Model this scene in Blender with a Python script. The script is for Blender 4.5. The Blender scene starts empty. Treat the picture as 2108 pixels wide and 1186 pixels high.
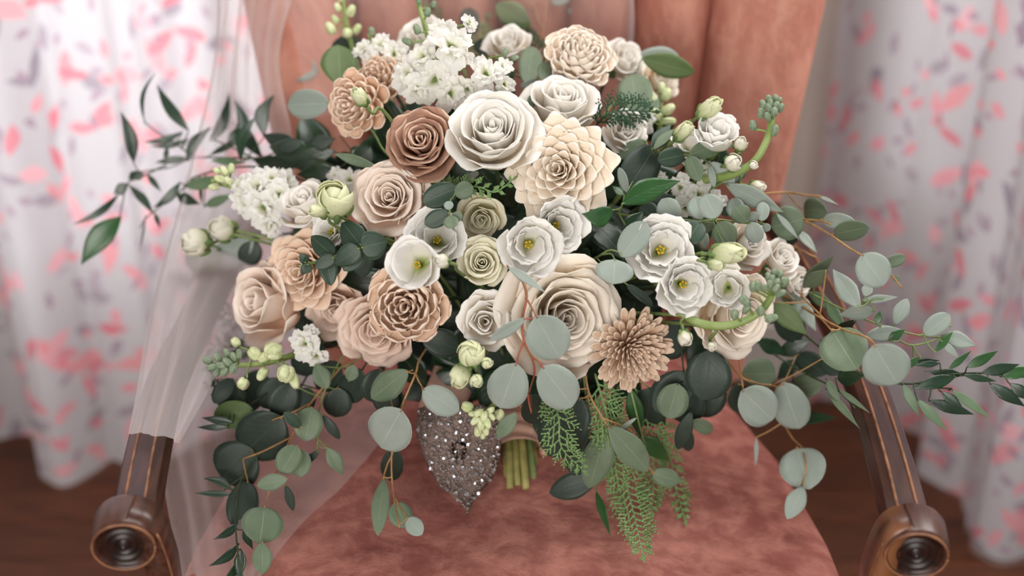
import bpy, math, random
import numpy as np
from mathutils import Vector, Matrix, Quaternion

rnd = random.Random(7)
scene = bpy.context.scene
COL = scene.collection
PI = math.pi

# ------------------------------------------------------------------ camera
PITCH = math.radians(28.0)
CAM = np.array([0.0, -1.14, 1.27])
FW = np.array([0.0, math.cos(PITCH), -math.sin(PITCH)])
UP = np.array([0.0, math.sin(PITCH), math.cos(PITCH)])
RT = np.array([1.0, 0.0, 0.0])
FPX = 2108 * 50 / 36.0
cam_data = bpy.data.cameras.new('camera')
cam = bpy.data.objects.new('camera', cam_data)
COL.objects.link(cam)
cam.location = CAM
cam.rotation_euler = (PI / 2 - PITCH, 0, 0)
cam_data.lens = 50
cam_data.sensor_width = 36
cam_data.clip_start = 0.02
cam_data.dof.use_dof = True
cam_data.dof.focus_distance = 1.16
cam_data.dof.aperture_fstop = 2.5
scene.camera = cam

# ------------------------------------------------------------------ light
world = bpy.data.worlds.new('world')
scene.world = world
world.use_nodes = True
world.node_tree.nodes['Background'].inputs[0].default_value = (0.93, 0.95, 1.0, 1)
world.node_tree.nodes['Background'].inputs[1].default_value = 0.17


def area(name, loc, target, sx, sy, power, color):
    l = bpy.data.lights.new(name, 'AREA')
    l.shape = 'RECTANGLE'
    l.size, l.size_y, l.energy, l.color = sx, sy, power, color
    o = bpy.data.objects.new(name, l)
    COL.objects.link(o)
    o.location = loc
    d = Vector(target) - Vector(loc)
    o.rotation_euler = d.to_track_quat('-Z', 'Y').to_euler()
    return o


# daylight outside the two curtained windows
area('daylight_left_window', (-0.75, 1.55, 1.45), (-0.6, 0.5, 0.6), 1.3, 1.5, 70, (0.96, 0.975, 1.0))
area('daylight_right_window', (1.35, 1.5, 1.35), (0.75, 0.5, 0.5), 0.9, 1.4, 30, (0.96, 0.975, 1.0))
area('overhead_key', (0.2, 0.2, 2.4), (0.05, 0.05, 0.6), 1.1, 0.8, 17, (1.0, 0.975, 0.94))  # added key lamp above the bouquet, no window there
area('daylight_side_window', (1.15, 0.3, 1.8), (0.1, 0.0, 0.5), 0.7, 0.9, 17, (1.0, 0.975, 0.94))
area('front_fill', (-0.5, -2.8, 1.45), (0.0, 0.0, 0.6), 2.0, 1.4, 64, (1.0, 0.955, 0.90))  # added soft fill lamp behind the camera, brightens the flower faces

scene.view_settings.view_transform = 'Standard'
scene.view_settings.look = 'None'
scene.view_settings.exposure = 0.15
scene.view_settings.gamma = 1.0
scene.view_settings.use_curve_mapping = False


# ------------------------------------------------------------------ helpers
def P(px, py, d):
    return CAM + d * (FW + (px - 1054) / FPX * RT - (py - 593) / FPX * UP)


def srgb(c):
    if isinstance(c, str):
        c = [int(c[i:i + 2], 16) / 255 for i in (0, 2, 4)]
    return tuple((x / 12.92 if x <= 0.04045 else ((x + 0.055) / 1.055) ** 2.4) for x in c[:3]) + (1,)


def seat_d(py):
    return 0.755 / (math.sin(PITCH) + math.cos(PITCH) * (py - 593) / FPX)


def Dm(px, py):
    rx = (px - 1090) / 720
    ry = (py - 520) / (430 if py < 520 else 750)
    d = 1.15 + 0.2 * min(rx * rx + ry * ry, 1.15)
    if px > 1650:
        d = min(d, 1.26 - 0.13 * min(1, (px - 1650) / 120))
    if py > 760 and px < 720:
        d = min(d, 1.25 - (py - 760) / 400 * 0.06)
    if py > 700:
        d = min(d, seat_d(py) - 0.03)
    return d


def unit(v):
    v = np.asarray(v, float)
    n = np.linalg.norm(v)
    return v / n if n > 1e-9 else v


def new_mesh(name, verts, faces, uvs=None, smooth=True):
    me = bpy.data.meshes.new(name)
    me.from_pydata([tuple(v) for v in verts], [], faces)
    if smooth:
        me.polygons.foreach_set('use_smooth', [True] * len(me.polygons))
    if uvs is not None:
        uvl = me.uv_layers.new(name='UVMap')
        idx = np.empty(len(me.loops), dtype=np.int32)
        me.loops.foreach_get('vertex_index', idx)
        uvl.data.foreach_set('uv', np.asarray(uvs, dtype=np.float32)[idx].ravel())
    return me


def obj(name, me, mat=None, parent=None, thick=0.0):
    o = bpy.data.objects.new(name, me)
    COL.objects.link(o)
    if mat and not me.materials:
        me.materials.append(mat)
    if parent is not None:
        o.parent = parent
    if thick:
        m = o.modifiers.new('thickness', 'SOLIDIFY')
        m.thickness = thick
        m.offset = 0
    return o


def tag(o, label, cat, group=None, kind=None):
    o['label'] = label
    o['category'] = cat
    if group:
        o['group'] = group
    if kind:
        o['kind'] = kind
    return o


def structure(o, label=None):
    o['kind'] = 'structure'
    if label:
        o['label'] = label
    return o


def thing(name, label, cat, loc, quat=None, group=None):
    o = bpy.data.objects.new(name, None)
    COL.objects.link(o)
    o.empty_display_size = 0.01
    o.location = loc
    if quat is not None:
        o.rotation_mode = 'QUATERNION'
        o.rotation_quaternion = quat
    return tag(o, label, cat, group)


def sub(name, parent, loc=(0, 0, 0), quat=None):
    o = bpy.data.objects.new(name, None)
    COL.objects.link(o)
    o.empty_display_size = 0.005
    o.parent = parent
    o.location = loc
    if quat is not None:
        o.rotation_mode = 'QUATERNION'
        o.rotation_quaternion = quat
    return o


def smooth_path(pts, n=6):
    pts = [np.asarray(p, float) for p in pts]
    if len(pts) < 3:
        return [pts[0] * (1 - t) + pts[-1] * t for t in np.linspace(0, 1, n + 1)]
    e = [2 * pts[0] - pts[1]] + pts + [2 * pts[-1] - pts[-2]]
    out = []
    for i in range(1, len(e) - 2):
        a, b, c, d = e[i - 1:i + 3]
        for k in range(n):
            t = k / n
            out.append(0.5 * (2 * b + (c - a) * t + (2 * a - 5 * b + 4 * c - d) * t * t + (3 * b - a - 3 * c + d) * t ** 3))
    out.append(pts[-1])
    return out


def tube_geo(path, r0, r1=None, seg=6, voff=0, cap=True):
    r1 = r0 if r1 is None else r1
    path = [np.asarray(p, float) for p in path]
    n = len(path)
    verts, faces, uvs = [], [], []
    tprev, nrm = None, None
    for i, p in enumerate(path):
        t = unit(path[min(i + 1, n - 1)] - path[max(i - 1, 0)])
        if nrm is None:
            a = np.array([0, 0, 1.0]) if abs(t[2]) < 0.9 else np.array([1.0, 0, 0])
            nrm = unit(np.cross(t, a))
        else:
            nrm = unit(nrm - t * np.dot(nrm, t))
        b = np.cross(t, nrm)
        f = i / (n - 1)
        r = r0 + (r1 - r0) * f
        for k in range(seg):
            an = 2 * PI * k / seg
            verts.append(p + r * (math.cos(an) * nrm + math.sin(an) * b))
            uvs.append((k / seg, f))
    for i in range(n - 1):
        for k in range(seg):
            a, b2 = i * seg + k, i * seg + (k + 1) % seg
            faces.append((voff + a, voff + b2, voff + b2 + seg, voff + a + seg))
    if cap:
        faces.append(tuple(voff + k for k in range(seg))[::-1])
        faces.append(tuple(voff + (n - 1) * seg + k for k in range(seg)))
    return verts, faces, uvs


def tube(name, path, r0, r1, mat, parent=None, seg=6, off=None):
    if off is not None:
        path = [np.asarray(p) - off for p in path]
    v, f, u = tube_geo(path, r0, r1, seg)
    return obj(name, new_mesh(name, v, f, u), mat, parent)


class Geo:
    """collects boxes, tubes, ellipsoids and lathes into ONE mesh of one piece"""
    def __init__(s):
        s.v, s.f, s.u = [], [], []

    def add(s, v, f, u=None):
        o = len(s.v)
        s.v += [tuple(x) for x in v]
        s.f += [tuple(i + o for i in q) for q in f]
        s.u += list(u) if u is not None else [(0, 0)] * len(v)

    def box(s, lo, hi):
        x0, y0, z0 = lo
        x1, y1, z1 = hi
        v = [(x, y, z) for z in (z0, z1) for y in (y0, y1) for x in (x0, x1)]
        s.add(v, [(0, 2, 3, 1), (4, 5, 7, 6), (0, 1, 5, 4), (2, 6, 7, 3), (0, 4, 6, 2), (1, 3, 7, 5)])

    def tube(s, path, r0, r1=None, seg=6):
        v, f, u = tube_geo(path, r0, r1, seg)
        s.add(v, f, u)

    def ball(s, c, ax, r, ratio=1.0, nu=7, nv=5, jag=0.0):
        """ellipsoid: c centre, ax long axis, r radius, ratio length/width"""
        ax = unit(ax)
        a = unit(np.cross(ax, [0.3, 0.9, 0.2]))
        b = np.cross(ax, a)
        v, u = [], []
        for j in range(nv + 1):
            th = PI * j / nv
            for k in range(nu):
                ph = 2 * PI * k / nu
                rr = r * math.sin(th) * (1 + jag * math.cos(ph * 3))
                v.append(np.asarray(c) + ax * (-math.cos(th)) * r * ratio + rr * (math.cos(ph) * a + math.sin(ph) * b))
                u.append((k / nu, j / nv))
        f = [(j * nu + k, j * nu + (k + 1) % nu, (j + 1) * nu + (k + 1) % nu, (j + 1) * nu + k) for j in range(nv) for k in range(nu)]
        s.add(v, f, u)

    def build(s, name, mat, parent=None, smooth=True, bevel=0):
        o = obj(name, new_mesh(name, s.v, s.f, s.u, smooth), mat, parent)
        if bevel:
            m = o.modifiers.new('bevel', 'BEVEL')
            m.width = bevel
            m.segments = 2
        return o


# ------------------------------------------------------------------ materials
class NT:
    def __init__(s, name):
        s.m = bpy.data.materials.new(name)
        s.m.use_nodes = True
        s.t = s.m.node_tree
        s.n = s.t.nodes
        s.b = s.n['Principled BSDF']
        s.out = s.n['Material Output']

    def node(s, typ, **kw):
        x = s.n.new(typ)
        for k, v in kw.items():
            if k in ('ins',):
                for a, b in v.items():
                    s.set(x, a, b)
            else:
                setattr(x, k, v)
        return x

    def set(s, x, a, b):
        if hasattr(b, 'is_output'):
            s.t.links.new(b, x.inputs[a])
        else:
            x.inputs[a].default_value = b

    def math(s, op, a, b=None, c=None, clamp=False):
        x = s.n.new('ShaderNodeMath')
        x.operation = op
        x.use_clamp = clamp
        for i, v in enumerate((a, b, c)):
            if v is not None:
                s.set(x, i, v)
        return x.outputs[0]

    def mix(s, fac, a, b, mode='MIX'):
        x = s.n.new('ShaderNodeMix')
        x.data_type = 'RGBA'
        x.blend_type = mode
        s.set(x, 0, fac)
        s.set(x, 6, a)
        s.set(x, 7, b)
        return x.outputs[2]

    def step(s, v, lo, hi):
        x = s.n.new('ShaderNodeMapRange')
        x.interpolation_type = 'SMOOTHSTEP'
        s.set(x, 0, v)
        x.inputs[1].default_value = lo
        x.inputs[2].default_value = hi
        return x.outputs[0]

    def noise(s, vec, scale, detail=3, rough=0.5):
        x = s.n.new('ShaderNodeTexNoise')
        s.set(x, 'Vector', vec)
        x.inputs['Scale'].default_value = scale
        x.inputs['Detail'].default_value = detail
        x.inputs['Roughness'].default_value = rough
        return x.outputs[0]

    def coords(s, which):
        if not hasattr(s, 'tc'):
            s.tc = s.n.new('ShaderNodeTexCoord')
        return s.tc.outputs[which]

    def sep(s, v):
        x = s.n.new('ShaderNodeSeparateXYZ')
        s.set(x, 0, v)
        return x.outputs

    def bump(s, h, strength, dist):
        x = s.n.new('ShaderNodeBump')
        s.set(x, 'Height', h)
        x.inputs['Strength'].default_value = strength
        x.inputs['Distance'].default_value = dist
        s.t.links.new(x.outputs[0], s.b.inputs['Normal'])

    def translucent(s, col, fac):
        tr = s.n.new('ShaderNodeBsdfTranslucent')
        s.set(tr, 0, col)
        mx = s.n.new('ShaderNodeMixShader')
        s.set(mx, 0, fac)
        s.t.links.new(s.b.outputs[0], mx.inputs[1])
        s.t.links.new(tr.outputs[0], mx.inputs[2])
        s.t.links.new(mx.outputs[0], s.out.inputs[0])


def mat_petal(name, base, tip, throat=None, edge=None, trans=0.25, rough=0.6, var=0.05, streak=0.25):
    t = NT(name)
    uv = t.sep(t.coords('UV'))
    info = t.node('ShaderNodeObjectInfo').outputs['Random']
    f = t.step(uv[1], 0.2, 0.85)
    c = t.mix(f, srgb(base), srgb(tip))
    if throat:
        c = t.mix(t.step(uv[1], 0.38, 0.08), c, srgb(throat))
    if edge:
        c = t.mix(t.step(uv[1], 0.90, 1.0), c, srgb(edge))
    n = t.noise(t.coords('Object'), 90, 4)
    c = t.mix(t.math('MULTIPLY', t.step(n, 0.45, 0.75), var * 2), c, srgb([x * 0.82 for x in srgbf(base)]))
    c = t.mix(t.math('MULTIPLY', info, var), c, srgb([x * 0.85 for x in srgbf(base)]))
    # fine lengthwise veins as relief
    cmb = t.node('ShaderNodeCombineXYZ', ins={0: t.math('MULTIPLY', uv[0], 14.0), 1: t.math('MULTIPLY', uv[1], 1.6), 2: t.math('MULTIPLY', info, 20.0)})
    vein = t.noise(cmb.outputs[0], 2.2, 4, 0.6)
    t.bump(vein, streak, 0.0012)
    t.set(t.b, 'Base Color', c)
    t.b.inputs['Roughness'].default_value = rough
    t.b.inputs['Specular IOR Level'].default_value = 0.25
    t.translucent(c, trans)
    return t.m


def srgbf(c):
    return [int(c[i:i + 2], 16) / 255 for i in (0, 2, 4)]


def mat_leaf(name, col, dark, vein, rough=0.5, trans=0.15, veins=0.35, mott=0.5, spec=0.4):
    t = NT(name)
    uv = t.sep(t.coords('UV'))
    info = t.node('ShaderNodeObjectInfo').outputs['Random']
    n = t.noise(t.coords('Object'), 45, 5, 0.6)
    c = t.mix(t.math('MULTIPLY', t.step(n, 0.35, 0.7), mott), srgb(col), srgb(dark))
    c = t.mix(t.math('MULTIPLY', info, 0.45), c, srgb(dark))
    n2 = t.noise(t.coords('Object'), 700, 2)
    c = t.mix(t.math('MULTIPLY', t.step(n2, 0.62, 0.75), 0.25), c, srgb(dark))
    ax = t.math('ABSOLUTE', t.math('SUBTRACT', uv[0], 0.5))
    rib = t.step(ax, 0.022, 0.006)
    ph = t.math('SUBTRACT', t.math('MULTIPLY', uv[1], 7.0), t.math('MULTIPLY', ax, 6.0))
    fr = t.math('ABSOLUTE', t.math('SUBTRACT', t.math('FRACT', ph), 0.5))
    side = t.math('MULTIPLY', t.step(fr, 0.05, 0.015), t.step(ax, 0.46, 0.36))
    vm = t.math('MAXIMUM', rib, t.math('MULTIPLY', side, 0.28))
    c = t.mix(t.math('MULTIPLY', vm, veins * 1.1), c, srgb(vein))
    c = t.mix(t.math('MULTIPLY', t.step(ax, 0.47, 0.5), 0.4), c, srgb(vein))
    t.bump(t.math('ADD', t.math('MULTIPLY', vm, -1.0), n), 0.25, 0.0015)
    t.set(t.b, 'Base Color', c)
    t.b.inputs['Roughness'].default_value = rough
    t.b.inputs['Specular IOR Level'].default_value = spec
    t.translucent(c, trans)
    return t.m


def mat_plain(name, col, col2=None, rough=0.6, scale=60, trans=0, spec=0.4, metal=0):
    t = NT(name)
    n = t.noise(t.coords('Object'), scale, 4)
    c = t.mix(t.step(n, 0.3, 0.7), srgb(col), srgb(col2 or col))
    t.set(t.b, 'Base Color', c)
    t.b.inputs['Roughness'].default_value = rough
    t.b.inputs['Specular IOR Level'].default_value = spec
    t.b.inputs['Metallic'].default_value = metal
    t.bump(n, 0.2, 0.001)
    if trans:
        t.translucent(c, trans)
    return t.m


def mat_velvet(name, c1, c2, scale=(1, 1, 1), lines=0.0):
    t = NT(name)
    mp = t.node('ShaderNodeMapping', ins={'Vector': t.coords('Object'), 'Scale': scale})
    warp = t.node('ShaderNodeTexNoise', ins={'Vector': mp.outputs[0], 'Scale': 14.0, 'Detail': 2.0})
    w2 = t.node('ShaderNodeVectorMath', operation='MULTIPLY_ADD', ins={0: warp.outputs[1], 1: (0.035, 0.035, 0.035), 2: mp.outputs[0]})
    n = t.noise(w2.outputs[0], 42, 5, 0.6)
    big = t.noise(mp.outputs[0], 7, 3)
    f = t.math('ADD', t.math('MULTIPLY', t.step(n, 0.36, 0.66), 0.6), t.math('MULTIPLY', t.step(big, 0.35, 0.7), 0.4))
    c = t.mix(f, srgb(c1), srgb(c2))
    t.set(t.b, 'Base Color', c)
    t.b.inputs['Roughness'].default_value = 0.85
    t.b.inputs['Specular IOR Level'].default_value = 0.15
    t.b.inputs['Sheen Weight'].default_value = 0.35
    t.b.inputs['Sheen Roughness'].default_value = 0.4
    t.b.inputs['Sheen Tint'].default_value = srgb('F0A090')
    t.bump(n, 0.8, 0.006)
    return t.m


def mat_wood(name, dark, mid, worn_highlight):
    t = NT(name)
    mp = t.node('ShaderNodeMapping', ins={'Vector': t.coords('Object'), 'Scale': (9, 1.2, 9)})
    n = t.noise(mp.outputs[0], 14, 5, 0.6)
    c = t.mix(t.step(n, 0.3, 0.75), srgb(dark), srgb(mid))
    geo = t.node('ShaderNodeNewGeometry')
    e = t.step(t.math('ADD', geo.outputs['Pointiness'], t.math('MULTIPLY', t.math('SUBTRACT', t.noise(t.coords('Object'), 35, 4), 0.5), 0.03)), 0.55, 0.62)
    c = t.mix(e, c, srgb(worn_highlight))
    t.set(t.b, 'Base Color', c)
    t.set(t.b, 'Roughness', t.math('MULTIPLY_ADD', n, 0.2, 0.22))
    t.b.inputs['Specular IOR Level'].default_value = 0.5
    t.bump(n, 0.15, 0.001)
    return t.m


def mat_curtain(name):
    t = NT(name)
    uv = t.coords('UV')
    col = srgb('C6C2C5')
    c = col

    def layer(c, scale, off, ca, cb, la, lb, dens, soft=0.25, k=0.85):
        mp = t.node('ShaderNodeMapping', ins={'Vector': uv, 'Location': off})
        wn = t.node('ShaderNodeTexNoise', ins={'Vector': mp.outputs[0], 'Scale': 22.0, 'Detail': 2.0})
        wv = t.node('ShaderNodeVectorMath', operation='MULTIPLY_ADD', ins={0: wn.outputs[1], 1: (0.016, 0.016, 0), 2: mp.outputs[0]})
        vo = t.node('ShaderNodeTexVoronoi', voronoi_dimensions='2D', ins={'Vector': wv.outputs[0], 'Scale': scale, 'Randomness': 0.85})
        loc = t.node('ShaderNodeVectorMath', operation='SUBTRACT', ins={0: wv.outputs[0], 1: vo.outputs['Position']})
        sc = t.sep(vo.outputs['Color'])
        ang = t.math('MULTIPLY', sc[0], 6.28)
        ro = t.node('ShaderNodeVectorRotate', rotation_type='Z_AXIS', ins={'Vector': loc.outputs[0], 'Angle': ang})
        xy = t.sep(ro.outputs[0])
        px = t.math('DIVIDE', xy[0], t.math('MULTIPLY_ADD', sc[1], la * 0.5, la * 0.6))
        # leaf outline: narrows toward both ends
        wdt = t.math('MULTIPLY_ADD', t.math('MULTIPLY', px, px), -1.0, 1.0)
        m = t.math('SUBTRACT', t.math('MULTIPLY', wdt, lb), t.math('ABSOLUTE', xy[1]))
        mask = t.step(m, 0.0, lb * soft)
        keep = t.step(sc[2], 1 - dens, 1 - dens + 0.02)
        fac = t.math('MULTIPLY', t.math('MULTIPLY', mask, keep), k)
        cc = t.mix(sc[1], srgb(ca), srgb(cb))
        return t.mix(fac, c, cc)
    c = layer(c, 13, (0.3, 0.1, 0), 'B0A2AC', '8E8490', 0.030, 0.011, 0.5)
    c = layer(c, 17, (1.3, 0.7, 0), 'C4B4BE', '9A8C98', 0.020, 0.008, 0.4)
    c = layer(c, 10.5, (2.1, 1.4, 0), 'F2B4BC', 'E8959A', 0.040, 0.015, 0.42)
    c = layer(c, 12, (3.7, 0.4, 0), 'F2BCC4', 'E2808A', 0.030, 0.012, 0.42)
    c = layer(c, 19, (4.7, 2.4, 0), 'EFA0A8', 'E88890', 0.017, 0.008, 0.4)
    c = layer(c, 23, (5.7, 3.1, 0), 'B49AAA', 'A08A98', 0.016, 0.006, 0.5)
    c = layer(c, 15, (6.3, 5.4, 0), 'E8A0AA', 'D87480', 0.026, 0.010, 0.45)
    t.set(t.b, 'Base Color', c)
    t.b.inputs['Roughness'].default_value = 0.9
    t.b.inputs['Specular IOR Level'].default_value = 0.1
    t.translucent(c, 0.5)
    return t.m


def mat_veil(name, k=0.18):
    t = NT(name)
    t.set(t.b, 'Base Color', srgb('F1E9EA'))
    t.b.inputs['Roughness'].default_value = 0.8
    t.b.inputs['Specular IOR Level'].default_value = 0.1
    t.translucent(srgb('F4EEF0'), 0.5)
    last = t.out.inputs[0].links[0].from_socket
    tp = t.n.new('ShaderNodeBsdfTransparent')
    lw = t.node('ShaderNodeLayerWeight', ins={0: 0.35})
    wv = t.noise(t.coords('Object'), 9, 3)
    # denser where the tulle is seen edge-on
    fac = t.math('MINIMUM', t.math('MULTIPLY_ADD', lw.outputs['Facing'], 0.75, t.math('MULTIPLY_ADD', wv, 0.16, k)), 0.95)
    mx = t.n.new('ShaderNodeMixShader')
    t.set(mx, 0, fac)
    t.t.links.new(tp.outputs[0], mx.inputs[1])
    t.t.links.new(last, mx.inputs[2])
    t.t.links.new(mx.outputs[0], t.out.inputs[0])
    return t.m


M = {}
M['white'] = mat_petal('petal_white', 'FAEEDB', 'FDFAF5', trans=0.3)
M['ivory'] = mat_petal('petal_ivory', 'FBE8CA', 'FDF5EA', trans=0.3)
M['stock'] = mat_petal('petal_stock', 'F6F6E6', 'FDFCF9', throat='C8D49A', trans=0.35, streak=0.4)
M['lisi'] = mat_petal('petal_lisianthus', 'F8F4E8', 'FDFBF8', throat='A9B56A', trans=0.32, streak=0.3)
M['greencream'] = mat_petal('petal_green_cream', 'EEE6B8', 'F8F4E0', throat='C8C880', trans=0.25)
M['bud'] = mat_petal('petal_bud', 'B9C587', 'EEF0CC', trans=0.25)
M['budwhite'] = mat_petal('petal_bud_white', 'C6CC98', 'F4F0E2', trans=0.25)
M['blush'] = mat_petal('petal_blush', 'FADCC4', 'FCEFE4', trans=0.28)
M['blushdeep'] = mat_petal('petal_blush_deep', 'F4D4BC', 'FAE6D8', trans=0.25)
M['dahlia'] = mat_petal('sola_cream', 'F8DAB6', 'FCEFDE', edge='FFFAF2', trans=0.15, rough=0.75, streak=0.15)
M['solacream'] = mat_petal('sola_ivory', 'FBE3C8', 'FEF3E6', trans=0.15, rough=0.75, streak=0.2)
M['peach'] = mat_petal('sola_peach', 'F2CBA8', 'FADFC8', edge='FAE8D6', trans=0.15, rough=0.75, streak=0.35)
M['beige'] = mat_petal('sola_beige', 'E8C2A2', 'F4DAC4', edge='FAE8DA', trans=0.12, rough=0.75, streak=0.3)
M['taupe'] = mat_petal('sola_taupe', 'BC8E6C', 'E8CDB4', edge='F0DCC8', trans=0.08, rough=0.8, streak=0.4, var=0.12)
M['brown'] = mat_petal('sola_brown', '7A4426', 'AC8470', edge='E4C8B0', trans=0.03, rough=0.8, streak=0.5, var=0.15)
M['silver'] = mat_leaf('leaf_eucalyptus_silver', 'A3ADA4', '87968C', 'C9CFC2', rough=0.55, mott=0.35)
M['euc'] = mat_leaf('leaf_eucalyptus_green', '76866E', '56694F', 'A3AE8E', rough=0.5)
M['green'] = mat_leaf('leaf_green', '748A58', '5A7142', 'A9B280', rough=0.45, trans=0.3)
M['dark'] = mat_leaf('leaf_dark_shaded', '35443A', '222F27', '5F6D5A', rough=0.45, veins=0.2)  # dark leaf green with the bouquet's shade put into the colour
M['spiral'] = mat_leaf('leaf_spiral_dark', '3C5142', '26382A', '8FA083', rough=0.42, veins=0.3)
M['ruscus'] = mat_leaf('leaf_ruscus', '33602F', '20421F', '587E46', rough=0.28, veins=0.15, trans=0.12, spec=0.6)
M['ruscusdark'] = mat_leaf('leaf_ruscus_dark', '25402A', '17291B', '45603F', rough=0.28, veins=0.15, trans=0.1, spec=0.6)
M['ruscussoft'] = mat_leaf('leaf_ruscus_soft', '738C6C', '50694C', 'A2B092', rough=0.4, veins=0.15)
M['stem'] = mat_plain('stem_green', '83925C', '667A44', rough=0.5)
M['stemtan'] = mat_plain('stem_tan', 'B08A5C', '946C40', rough=0.55)
M['stemred'] = mat_plain('stem_red', 'A4564A', '8C6040', rough=0.5)
M['stemdark'] = mat_plain('stem_dark', '3C4A2C', '2A3620', rough=0.6)
M['stempale'] = mat_plain('stem_pale', '96A86A', '7F9450', rough=0.5)
M['stemcut'] = mat_plain('stem_cut', 'A39A5E', '7C7842', rough=0.5)
M['sepal'] = mat_plain('sepal', '7F9A5C', '62804A', rough=0.55, trans=0.15)
M['stockbud'] = mat_plain('stock_bud', '8C9A80', '6E8066', rough=0.7, scale=300)
M['stockbudpale'] = mat_plain('stock_bud_pale', 'DDE0B8', 'B6C48C', rough=0.6, scale=200)
M['yellow'] = mat_plain('stamen_yellow', 'D8B32C', 'B9941C', rough=0.7)
M['pistil'] = mat_plain('pistil_green', '8C9A3E', '5E7028', rough=0.6)
M['cedar'] = mat_plain('cedar', '86A46C', '66854E', rough=0.6, scale=300)
M['cedardark'] = mat_plain('cedar_dark', '2F5638', '1F3F28', rough=0.6, scale=300)
M['velvet'] = mat_velvet('velvet_seat', '824A44', 'B87C70')
M['velvetback'] = mat_velvet('velvet_back', 'B87868', 'D69E8A', scale=(1, 1, 0.5))
M['piping'] = mat_plain('piping', 'A8665A', 'B87868', rough=0.8)
M['wood'] = mat_wood('chair_wood', '2A1611', '4A2A20', '94623C')
M['wooddark'] = mat_plain('chair_wood_dark', '1C0F0B', '2E1A13', rough=0.4)
M['veil'] = mat_veil('veil_tulle', 0.07)
M['veildense'] = mat_veil('veil_tulle_folded', 0.22)
M['curtain'] = mat_curtain('curtain_print')
M['satin'] = mat_plain('satin_blush', 'D8AE9C', 'C79A88', rough=0.35, scale=25)
M['netting'] = mat_plain('bead_backing', '86726A', '66544C', rough=0.6)
M['bead'] = mat_plain('bead_silver', 'A6988F', '75675F', rough=0.22, metal=0.7, scale=400)
M['crystal'] = mat_plain('crystal', 'F4F2F4', 'C8CCD8', rough=0.06, metal=0.9, scale=200)
M['wall'] = mat_plain('wall_paint', 'B9B1A8', 'B2AAA2', rough=0.8, scale=5)
M['trim'] = mat_plain('trim_paint', 'C9C3BC', 'C2BCB6', rough=0.5, scale=8)


def mat_floor():
    t = NT('floor_wood')
    info = t.node('ShaderNodeObjectInfo').outputs['Random']
    mp = t.node('ShaderNodeMapping', ins={'Vector': t.coords('Object'), 'Scale': (1.2, 10, 1)})
    n = t.noise(mp.outputs[0], 9, 6, 0.65)
    c = t.mix(t.step(n, 0.3, 0.7), srgb('3A1D0F'), srgb('623418'))
    c = t.mix(t.math('MULTIPLY', info, 0.35), c, srgb('2E160A'))
    t.set(t.b, 'Base Color', c)
    t.b.inputs['Roughness'].default_value = 0.38
    t.bump(n, 0.15, 0.001)
    return t.m


def mat_glass():
    t = NT('window_glass')
    gl = t.node('ShaderNodeBsdfGlossy', ins={'Roughness': 0.02})
    tp = t.node('ShaderNodeBsdfTransparent')
    mx = t.node('ShaderNodeMixShader', ins={0: 0.06})
    t.t.links.new(tp.outputs[0], mx.inputs[1])
    t.t.links.new(gl.outputs[0], mx.inputs[2])
    t.t.links.new(mx.outputs[0], t.out.inputs[0])
    return t.m


M['floor'] = mat_floor()
M['glass'] = mat_glass()

# ------------------------------------------------------------------ the room
g = Geo()
g.box((-1.8, -1.6, -0.06), (1.8, 0.98, -0.022))
floor = structure(g.build('floor', M['wooddark'], smooth=False), 'dark reddish brown wooden floor in shade')
bw = 0.085
pm = None
y = -1.6
k = 0
while y < 0.95:
    off = (k * 0.37) % 1.0 * 0.9
    x = -1.8 - off
    while x < 1.8:
        x1 = min(x + 1.2, 1.8)
        x0 = max(x, -1.8)
        if x1 - x0 > 0.05 and (y > 0.1 or True):
            g = Geo()
            L = x1 - x0
            g.box((-L / 2 + 0.001, -bw / 2 + 0.001, -0.022), (L / 2 - 0.001, bw / 2 - 0.001, 0))
            p = g.build('plank', M['floor'], floor, smooth=False)
            p.location = ((x0 + x1) / 2, y + bw / 2, 0)
        x += 1.2
    y += bw
    k += 1

# back wall with two openings
WY0, WY1 = 0.93, 1.05
OP = [(-1.45, -0.28, 0.50, 2.1), (0.62, 1.5, 0.50, 2.1)]
g = Geo()
g.box((-1.8, WY0, 0), (-1.45, WY1, 2.4))
g.box((-1.45, WY0, 0), (-0.28, WY1, 0.50))
g.box((-1.45, WY0, 2.1), (-0.28, WY1, 2.4))
g.box((-0.28, WY0, 0), (0.62, WY1, 2.4))
g.box((0.62, WY0, 0), (1.5, WY1, 0.50))
g.box((0.62, WY0, 2.1), (1.5, WY1, 2.4))
g.box((1.5, WY0, 0), (1.8, WY1, 2.4))
structure(g.build('wall_back', M['wall'], smooth=False), 'pale warm grey painted wall between the two curtained windows')
g = Geo()
g.box((-1.8, WY0 - 0.015, 0), (1.8, WY0, 0.11))
structure(g.build('baseboard_back', M['trim'], smooth=False, bevel=0.004))
for nm, xw, lab in (('wall_left', -1.86, 'pale warm grey side wall beyond the left curtain'), ('wall_right', 1.8, 'pale warm grey side wall beyond the right curtain')):
    g = Geo()
    g.box((xw, -1.6, 0), (xw + 0.06, 1.05, 2.4))
    structure(g.build(nm, M['wall'], smooth=False), lab)
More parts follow.
